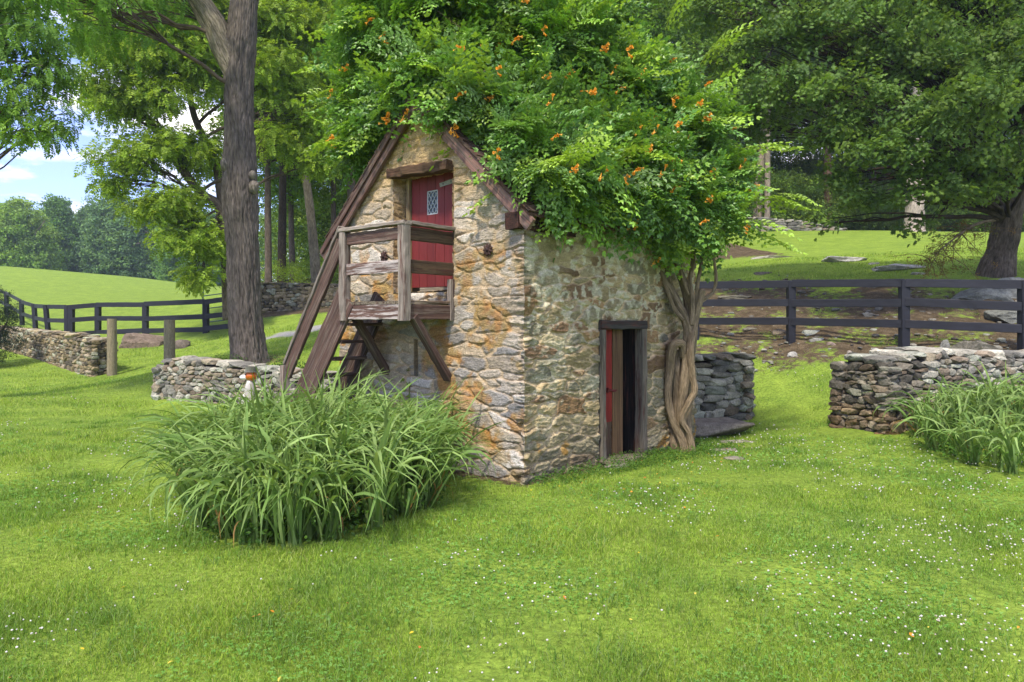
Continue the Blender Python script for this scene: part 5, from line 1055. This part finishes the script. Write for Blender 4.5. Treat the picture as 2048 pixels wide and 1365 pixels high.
for k, (px, py) in enumerate(FP):
    dd = np.hypot(pxs - px, pys - py); near = np.where(dd < 32)[0]
    i = near[np.argmin(S[near, 1] + (S[near, 4] > .3) * 1.0)] if len(near) else int(np.argmin(dd))
    if i in used: continue
    used.add(int(i)); p = S[i, :3]; dn = S[i, 3:] * .6 + nrm(np.array([0, 0, CAMZ]) - p) * .8; p = p + nrm(dn) * .30
    o = bpy.data.objects.new('flower_cluster', FM[k % 4]); COL.objects.link(o); o.parent = vine; o.location = p - np.array(WL[vine.name]); o.rotation_euler = Matrix(basis(nrm(dn)[None])[0].tolist()).to_euler(); sc_ = r.uniform(.7, 1.05); o.scale = (sc_,) * 3
# ivy shoots at the wall foot
for lb, pts, n in (('small leafy climber on the wall between the balcony braces', [hp(1.75, .03, z) for z in np.linspace(.1, .95, 8)], 12), ('small leafy climber beside the stair foot', [hp(2.75, .06, z) for z in np.linspace(0, .8, 8)], 16)):
    iv = thing('creeper', pts[0], lb, 'climbing plant', 'small creepers at the wall foot'); mb = MB(); cc = np.repeat(np.array(pts), 2, 0) + r.normal(0, .07, (16, 3)) * np.array([1, .3, 1]); leafcloud(mb, cc, np.full((16, 3), .1), 8, [merge([diamond(1, .8, .1)])], .07, P_BRIGHT * .8, r, droop=.5); mb.build('foliage', M_leaf, iv)
    mb = MB(); tube(mb, resample(np.array(pts), 12), .006, 4, srgb(100, 90, 50)); mb.build('stem', M_bark2, iv)

# ------------------------------------------------------------------ daylily beds
def blades(mb, base, az, L, w, el, curl, pal, r, ns=9):
    n = len(base); t = np.linspace(0, 1, ns); th = el[:, None] - .12 * t[None] - curl[:, None] * sst(.3, 1.0, t)[None]        # elevation along the blade
    th = np.maximum(th, -1.45); dl = (L / (ns - 1))[:, None]; h = np.concatenate([np.zeros((n, 1)), np.cumsum(np.cos(th[:, :-1]) * dl, 1)], 1); z = np.concatenate([np.zeros((n, 1)), np.cumsum(np.sin(th[:, :-1]) * dl, 1)], 1)
    a = az[:, None] + r.normal(0, .25, (n, 1)) * t ** 2; P = np.stack([base[:, 0:1] + h * np.cos(a), base[:, 1:2] + h * np.sin(a), base[:, 2:3] + z], -1)
    wd = w[:, None] * np.clip(np.minimum(.55 + 1.2 * t, 1.0) * (1 - t ** 3.2), .04, 1); tw = r.normal(0, .35, (n, 1)) + r.normal(0, .8, (n, 1)) * t; sd = np.stack([-np.sin(a) * np.cos(tw), np.cos(a) * np.cos(tw), np.sin(tw)], -1)
    nr = np.stack([-np.sin(th) * np.cos(a), -np.sin(th) * np.sin(a), np.cos(th)], -1); lf = P - sd * wd[..., None] / 2 + nr * wd[..., None] * .18; rg = P + sd * wd[..., None] / 2 + nr * wd[..., None] * .18
    V = np.stack([lf, P, rg], 2); k = (np.arange(n) * ns * 3)[:, None] + (np.arange(ns - 1) * 3)[None]; k = k.ravel(); q = np.concatenate([np.stack([k, k + 1, k + 4, k + 3], -1), np.stack([k + 1, k + 2, k + 5, k + 4], -1)])
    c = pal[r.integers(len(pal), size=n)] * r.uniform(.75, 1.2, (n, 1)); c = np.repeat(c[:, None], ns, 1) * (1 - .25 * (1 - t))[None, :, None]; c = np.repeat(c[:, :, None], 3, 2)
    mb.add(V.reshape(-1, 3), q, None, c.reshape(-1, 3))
P_LILY = np.array([1.3, 1.2, .95]) * np.array([(.13, .24, .075), (.18, .29, .11), (.11, .21, .06), (.21, .33, .13), (.16, .27, .085)])
def gpx(px, py): d = F * CAMZ / (py - HZ); return ((px - 1024) / F * d, d)
BEDL = [gpx(*q) for q in ((375, 1010), (400, 1060), (470, 1095), (590, 1098), (720, 1070), (840, 1030), (890, 992))] + [tuple(hp(1.15, .12, 0)[:2]), tuple(hp(1.8, .15, 0)[:2]), tuple(hp(2.3, .4, 0)[:2]), (-2.6, 8.0), (-2.95, 7.3), (-3.1, 6.6)]
BEDR = [gpx(1835, 885), gpx(1890, 925), gpx(1990, 945), gpx(2150, 965), gpx(2300, 950), gpx(2250, 850), gpx(2048, 845), gpx(1860, 860)]
def inpoly(poly, n, r):
    P = np.array(poly); out = np.zeros((0, 2))
    while len(out) < n: q = r.uniform(P.min(0), P.max(0), (n * 3, 2)); out = np.concatenate([out, q[pgon(q[:, 0], q[:, 1], poly)]])
    return out[:n]
def lilybed(label, poly, fans, per, Lr, lean, seed, dens=1):
    r = np.random.default_rng(seed); c = inpoly(poly, fans, r); cen = np.mean(np.array(poly), 0); mb = MB(); B, A, LL, E, Cu, WW = [], [], [], [], [], []
    for p in c:
        g = float(hf(*p)); pl = r.uniform(0, math.pi); o = p - cen; h = r.uniform(.85, 1.15) * (1.15 - .28 * min(1.2, np.linalg.norm(o) / 1.4)); ao = math.atan2(o[1], o[0]); edge = min(1, np.linalg.norm(o) / 1.6)
        for k in range(per):
            a = pl + (math.pi if k % 2 else 0) + r.normal(0, .55)
            if r.random() < .42 * edge: a = ao + r.normal(0, .6); lo = edge > .7
            else: lo = False
            B.append((p[0] + r.normal(0, .03), p[1] + r.normal(0, .03), g)); A.append(a); LL.append(r.uniform(*Lr) * h); E.append(r.uniform(.95, 1.35) if lo else r.uniform(1.25, 1.54)); Cu.append(r.choice((r.uniform(1.6, 2.9), r.uniform(.3, 1.6)), p=(.75, .25))); WW.append(r.uniform(.024, .045))
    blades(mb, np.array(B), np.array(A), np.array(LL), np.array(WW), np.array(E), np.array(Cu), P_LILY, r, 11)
    m = r.integers(len(B), size=len(B) // 28); Bq = np.array(B)[m]; blades(mb, Bq, np.array(A)[m] + 1, np.array(LL)[m] * .7, np.array(WW)[m] * .6, np.array(E)[m] * .8, np.array(Cu)[m] + .6, np.array([srgb(176, 140, 84), srgb(150, 110, 60)]), r, 11)
    return tag(mb.build('daylilies', M_blade, smooth=True), label, 'daylilies', kind='stuff')
lilybed('large clump of arching strap leaved daylilies in front of the stair', BEDL, 300, 12, (.82, 1.32), 0, 5)
lilybed('daylilies growing along the foot of the right stone wall', BEDR, 120, 11, (.7, 1.1), 0, 6)
def weeds(label, poly, n, seed, h=(.05, .3), sc=.045):
    r = np.random.default_rng(seed); p = inpoly(poly, n, r); g = hf(p[:, 0], p[:, 1]); cc = np.stack([p[:, 0], p[:, 1], g + r.uniform(*h, n)], -1); mb = MB()
    leafcloud(mb, cc, np.tile([.09, .09, .07], (n, 1)), 12, [diamond(1, .5, .15)], sc, np.array([(.06, .15, .018), (.085, .19, .022), (.05, .12, .02), (.12, .22, .03)]), r, .5, .2); return tag(mb.build('weeds', M_leaf), label, 'weeds', kind='stuff')
def grow_poly(poly, f): c = np.mean(np.array(poly), 0); return [tuple(c + (np.array(q) - c) * f) for q in poly]
weeds('leafy weeds filling the base of the large daylily clump', grow_poly(BEDL, 1.02), 1700, 8)
weeds('leafy weeds at the front of the right daylilies', grow_poly(BEDR, 1.08), 900, 9)
skirt = [tuple(sp(s, .02, 0)[:2]) for s in (-.1, 4.1)] + [tuple(sp(s, .4 + .3 * (s > 2), 0)[:2]) for s in (4.3, 2.6, 0)]
weeds('creeping ground ivy along the foot of the side wall', skirt, 700, 10, (.0, .05), .03)

# ------------------------------------------------------------------ lawn: blades, clover, fallen petals
r = np.random.default_rng(101)
WALLS = [(wa, .5), (wb, .45), (wc, .45), (we, .45), ([tuple(f0 + dr * k) for k in (0, 6)], .6)]
def lawn_ok(x, y, soft=True):
    s, g = masks(x, y); ok = ~pgon(x, y, HOUSE) & ~pgon(x, y, BEDL) & (s + r.uniform(-.2, .2, len(x)) < .5) & (g < .3)
    for w, t in WALLS: ok &= linedist(x, y, w) > t
    return ok
def wedge(n, d0, d1, p0=-250, p1=2300, pw=0):
    d = d0 * (d1 / d0) ** r.uniform(0, 1, n); px = r.uniform(p0, p1, n); return (px - 1024) / F * d, d
G_PAL = np.array([1.68, 1.53, 2.2]) * np.array([(.115, .215, .018), (.15, .255, .022), (.09, .18, .018), (.175, .265, .035), (.13, .235, .02), (.20, .26, .06)])
def grass(n, d0, d1, hh, ww, seg):
    x, y = wedge(n, d0, d1); ok = lawn_ok(x, y); x, y = x[ok], y[ok]; n = len(x); z = hf(x, y); k = np.sqrt(y / 4.)
    tuft = vnoise(np.stack([x * 2.2, y * 2.2, 0 * x], -1), 7); big = fbm(np.stack([x * 1.1, y * 1.1, 0 * x], -1), 3, 12)
    h = hh * k * r.uniform(.5, 1.3, n) * (.55 + 1.3 * tuft ** 3); w = ww * np.maximum(k, y / 7) * r.uniform(.7, 1.3, n); a = r.uniform(0, 6.283, n); ln = r.uniform(.2, .95, n) * h; b = r.uniform(0, 6.283, n)
    base = np.stack([x, y, z - .005], -1); sd = np.stack([np.cos(a), np.sin(a), 0 * a], -1) * (w / 2)[:, None]; ld = np.stack([np.cos(b), np.sin(b), 0 * b], -1) * ln[:, None]; up_ = np.array([0, 0, 1.])
    c = G_PAL[r.integers(6, size=n)] * r.uniform(.55, 1.35, (n, 1)); c = c * lerp(np.array([.76, .86, .88]), np.array([1.16, 1.08, 1.02]), sst(.36, .64, big)[:, None]) ; mb = MB()
    if seg == 2:
        V = np.stack([base - sd, base + sd, base + sd * .8 + ld * .35 + up_ * (h * .62)[:, None], base - sd * .8 + ld * .35 + up_ * (h * .62)[:, None], base + ld + up_ * (h * .95)[:, None]], 1); o = np.arange(n)[:, None] * 5
        return V.reshape(-1, 3), np.array([[0, 1, 2, 3]]) + o, np.array([[3, 2, 4]]) + o, np.repeat(c, 5, 0)
    V = np.stack([base - sd, base + sd, base + ld + up_ * h[:, None]], 1); o = np.arange(n)[:, None] * 3
    return V.reshape(-1, 3), None, np.array([[0, 1, 2]]) + o, np.repeat(c, 3, 0)
mb = MB(); V_, Q_, T_, C_ = grass(300000, 2.5, 7, .034, .0034, 2); mb.add(V_, Q_, T_, C_); V_, Q_, T_, C_ = grass(330000, 6.5, 26, .030, .0048, 1); mb.add(V_, Q_, T_, C_)
x0, y0 = wedge(420, 2.7, 13); ci = np.repeat(np.arange(420), 70); m_ = len(ci); x = x0[ci] + r.normal(0, .09, m_); y = y0[ci] + r.normal(0, .09, m_); ok = lawn_ok(x, y); x, y = x[ok], y[ok]; n = len(x)
blades(mb, np.stack([x, y, hf(x, y) - .005], -1), r.uniform(0, 6.28, n), r.uniform(.05, .11, n), np.full(n, .0035) * np.sqrt(y / 3), r.uniform(.7, 1.5, n), r.uniform(.3, 1.8, n), G_PAL * np.array([.72, .85, .9]), r, 4)
tag(mb.build('grass', M_grass), 'mown lawn grass', 'grass', kind='stuff')
# clover leaves and white heads in drifts
clv = merge([xf((np.array([(0, 0, 0), (.5, .42, .1), (.95, .3, .02), (1., 0, -.05), (.95, -.3, .02), (.5, -.42, .1)]), np.array([(0, 3, 2, 1), (0, 5, 4, 3)]), np.zeros((0, 3), int), np.ones((6, 3))), rotz(np.array(a))) for a in (0, 2.09, 4.19)])
x, y = wedge(52000, 2.6, 12); dn = fbm(np.stack([x * .9, y * .9, 0 * x], -1), 3, 77); ok = lawn_ok(x, y) & (dn + r.normal(0, .06, len(x)) > .5); x, y = x[ok], y[ok]; n = len(x)
mb = MB(); pos = np.stack([x, y, hf(x, y) + r.uniform(.012, .034, n)], -1); M = basis(np.stack([np.cos(r.uniform(0, 6.28, n)), np.sin(r.uniform(0, 6.28, n)), r.normal(0, .25, n)], -1), None, r.normal(0, .3, n)); scatter(mb, clv, pos, M, r.uniform(.007, .013, n) * np.sqrt(y / 4), 1.5 * np.array([(.085, .2, .035), (.11, .235, .04), (.13, .25, .06)])[r.integers(3, size=n)])
tag(mb.build('clover', M_grass), 'clover leaves growing through the lawn', 'clover', kind='stuff')
x, y = wedge(7500, 2.7, 15); dn = fbm(np.stack([x * .8 + 5, y * .8, 0 * x], -1), 3, 79) + .05 * sst(-1, 2.5, x) - .04 * sst(-.5, -2, x) * (y > 4); ok = lawn_ok(x, y) & (dn + r.normal(0, .05, len(x)) > .56); x, y = x[ok], y[ok]; n = len(x); print('clover heads', n)
hd = ICO2[0] * (1 + .25 * (hsh(np.arange(len(ICO2[0])), 0, 0) - .5))[:, None] * np.array([1, 1, .85]); ht = (hd, np.zeros((0, 4), int), ICO2[1], lerp(np.array([.62, .5, .36]), np.array([1., 1, 1]), sst(-.7, .1, hd[:, 2:3])))
mb = MB(); s = r.uniform(.004, .0068, n) * np.sqrt(np.maximum(y, 4) / 4); pos = np.stack([x, y, hf(x, y) + r.uniform(.03, .055, n)], -1); scatter(mb, ht, pos, basis(np.stack([np.cos(x * 99), np.sin(x * 99), 0 * x], -1)), s, np.array([(.5, .5, .42), (.58, .56, .5), (.42, .35, .28)])[r.choice(3, size=n, p=[.5, .35, .15])])
tag(mb.build('clover_flowers', M_plain), 'white clover heads dotted over the lawn', 'clover flowers', kind='stuff')
x, y = wedge(420, 3, 14, 0, 2048); ok = lawn_ok(x, y); x, y = x[ok], y[ok]; q = inpoly([tuple(sp(-.6, .1, 0)[:2]), tuple(sp(4.3, .1, 0)[:2]), tuple(sp(4, 1.3, 0)[:2]), tuple(sp(-.5, 1.2, 0)[:2])], 70, r); x = np.concatenate([x[:60], q[:, 0]]); y = np.concatenate([y[:60], q[:, 1]]); n = len(x)
mb = MB(); scatter(mb, leaflet(1, .6, .1, .2), np.stack([x, y, hf(x, y) + .035], -1), basis(np.stack([np.cos(x * 77), np.sin(x * 77), r.normal(0, .2, n)], -1), None, r.normal(0, .4, n)), r.uniform(.014, .036, n), np.array([srgb(228, 196, 60), srgb(214, 140, 50), srgb(190, 120, 60), srgb(220, 200, 90)])[r.integers(4, size=n)])
tag(mb.build('fallen_leaves', M_flower), 'fallen yellow leaves and orange petals on the lawn', 'fallen leaves', kind='stuff')

# ------------------------------------------------------------------ the air: far trees fade slightly to blue
bm = bmesh.new(); bmesh.ops.create_cube(bm, size=1); me = bpy.data.meshes.new('haze'); bm.to_mesh(me); bm.free(); hz_ = bpy.data.objects.new('haze', me); COL.objects.link(hz_)
hz_.scale = (2400, 2300, 110); hz_.location = (0, 500, 15); hz_['kind'] = 'stuff'; hz_['label'] = 'faint blue summer haze in the air'
hm = bpy.data.materials.new('haze'); hm.use_nodes = True; t = hm.node_tree; t.nodes.clear(); o_ = t.nodes.new('ShaderNodeOutputMaterial'); v_ = t.nodes.new('ShaderNodeVolumePrincipled')
v_.inputs['Color'].default_value = (.7, .86, 1, 1); v_.inputs['Density'].default_value = .0006; v_.inputs['Anisotropy'].default_value = .2; t.links.new(v_.outputs[0], o_.inputs['Volume']); me.materials.append(hm)
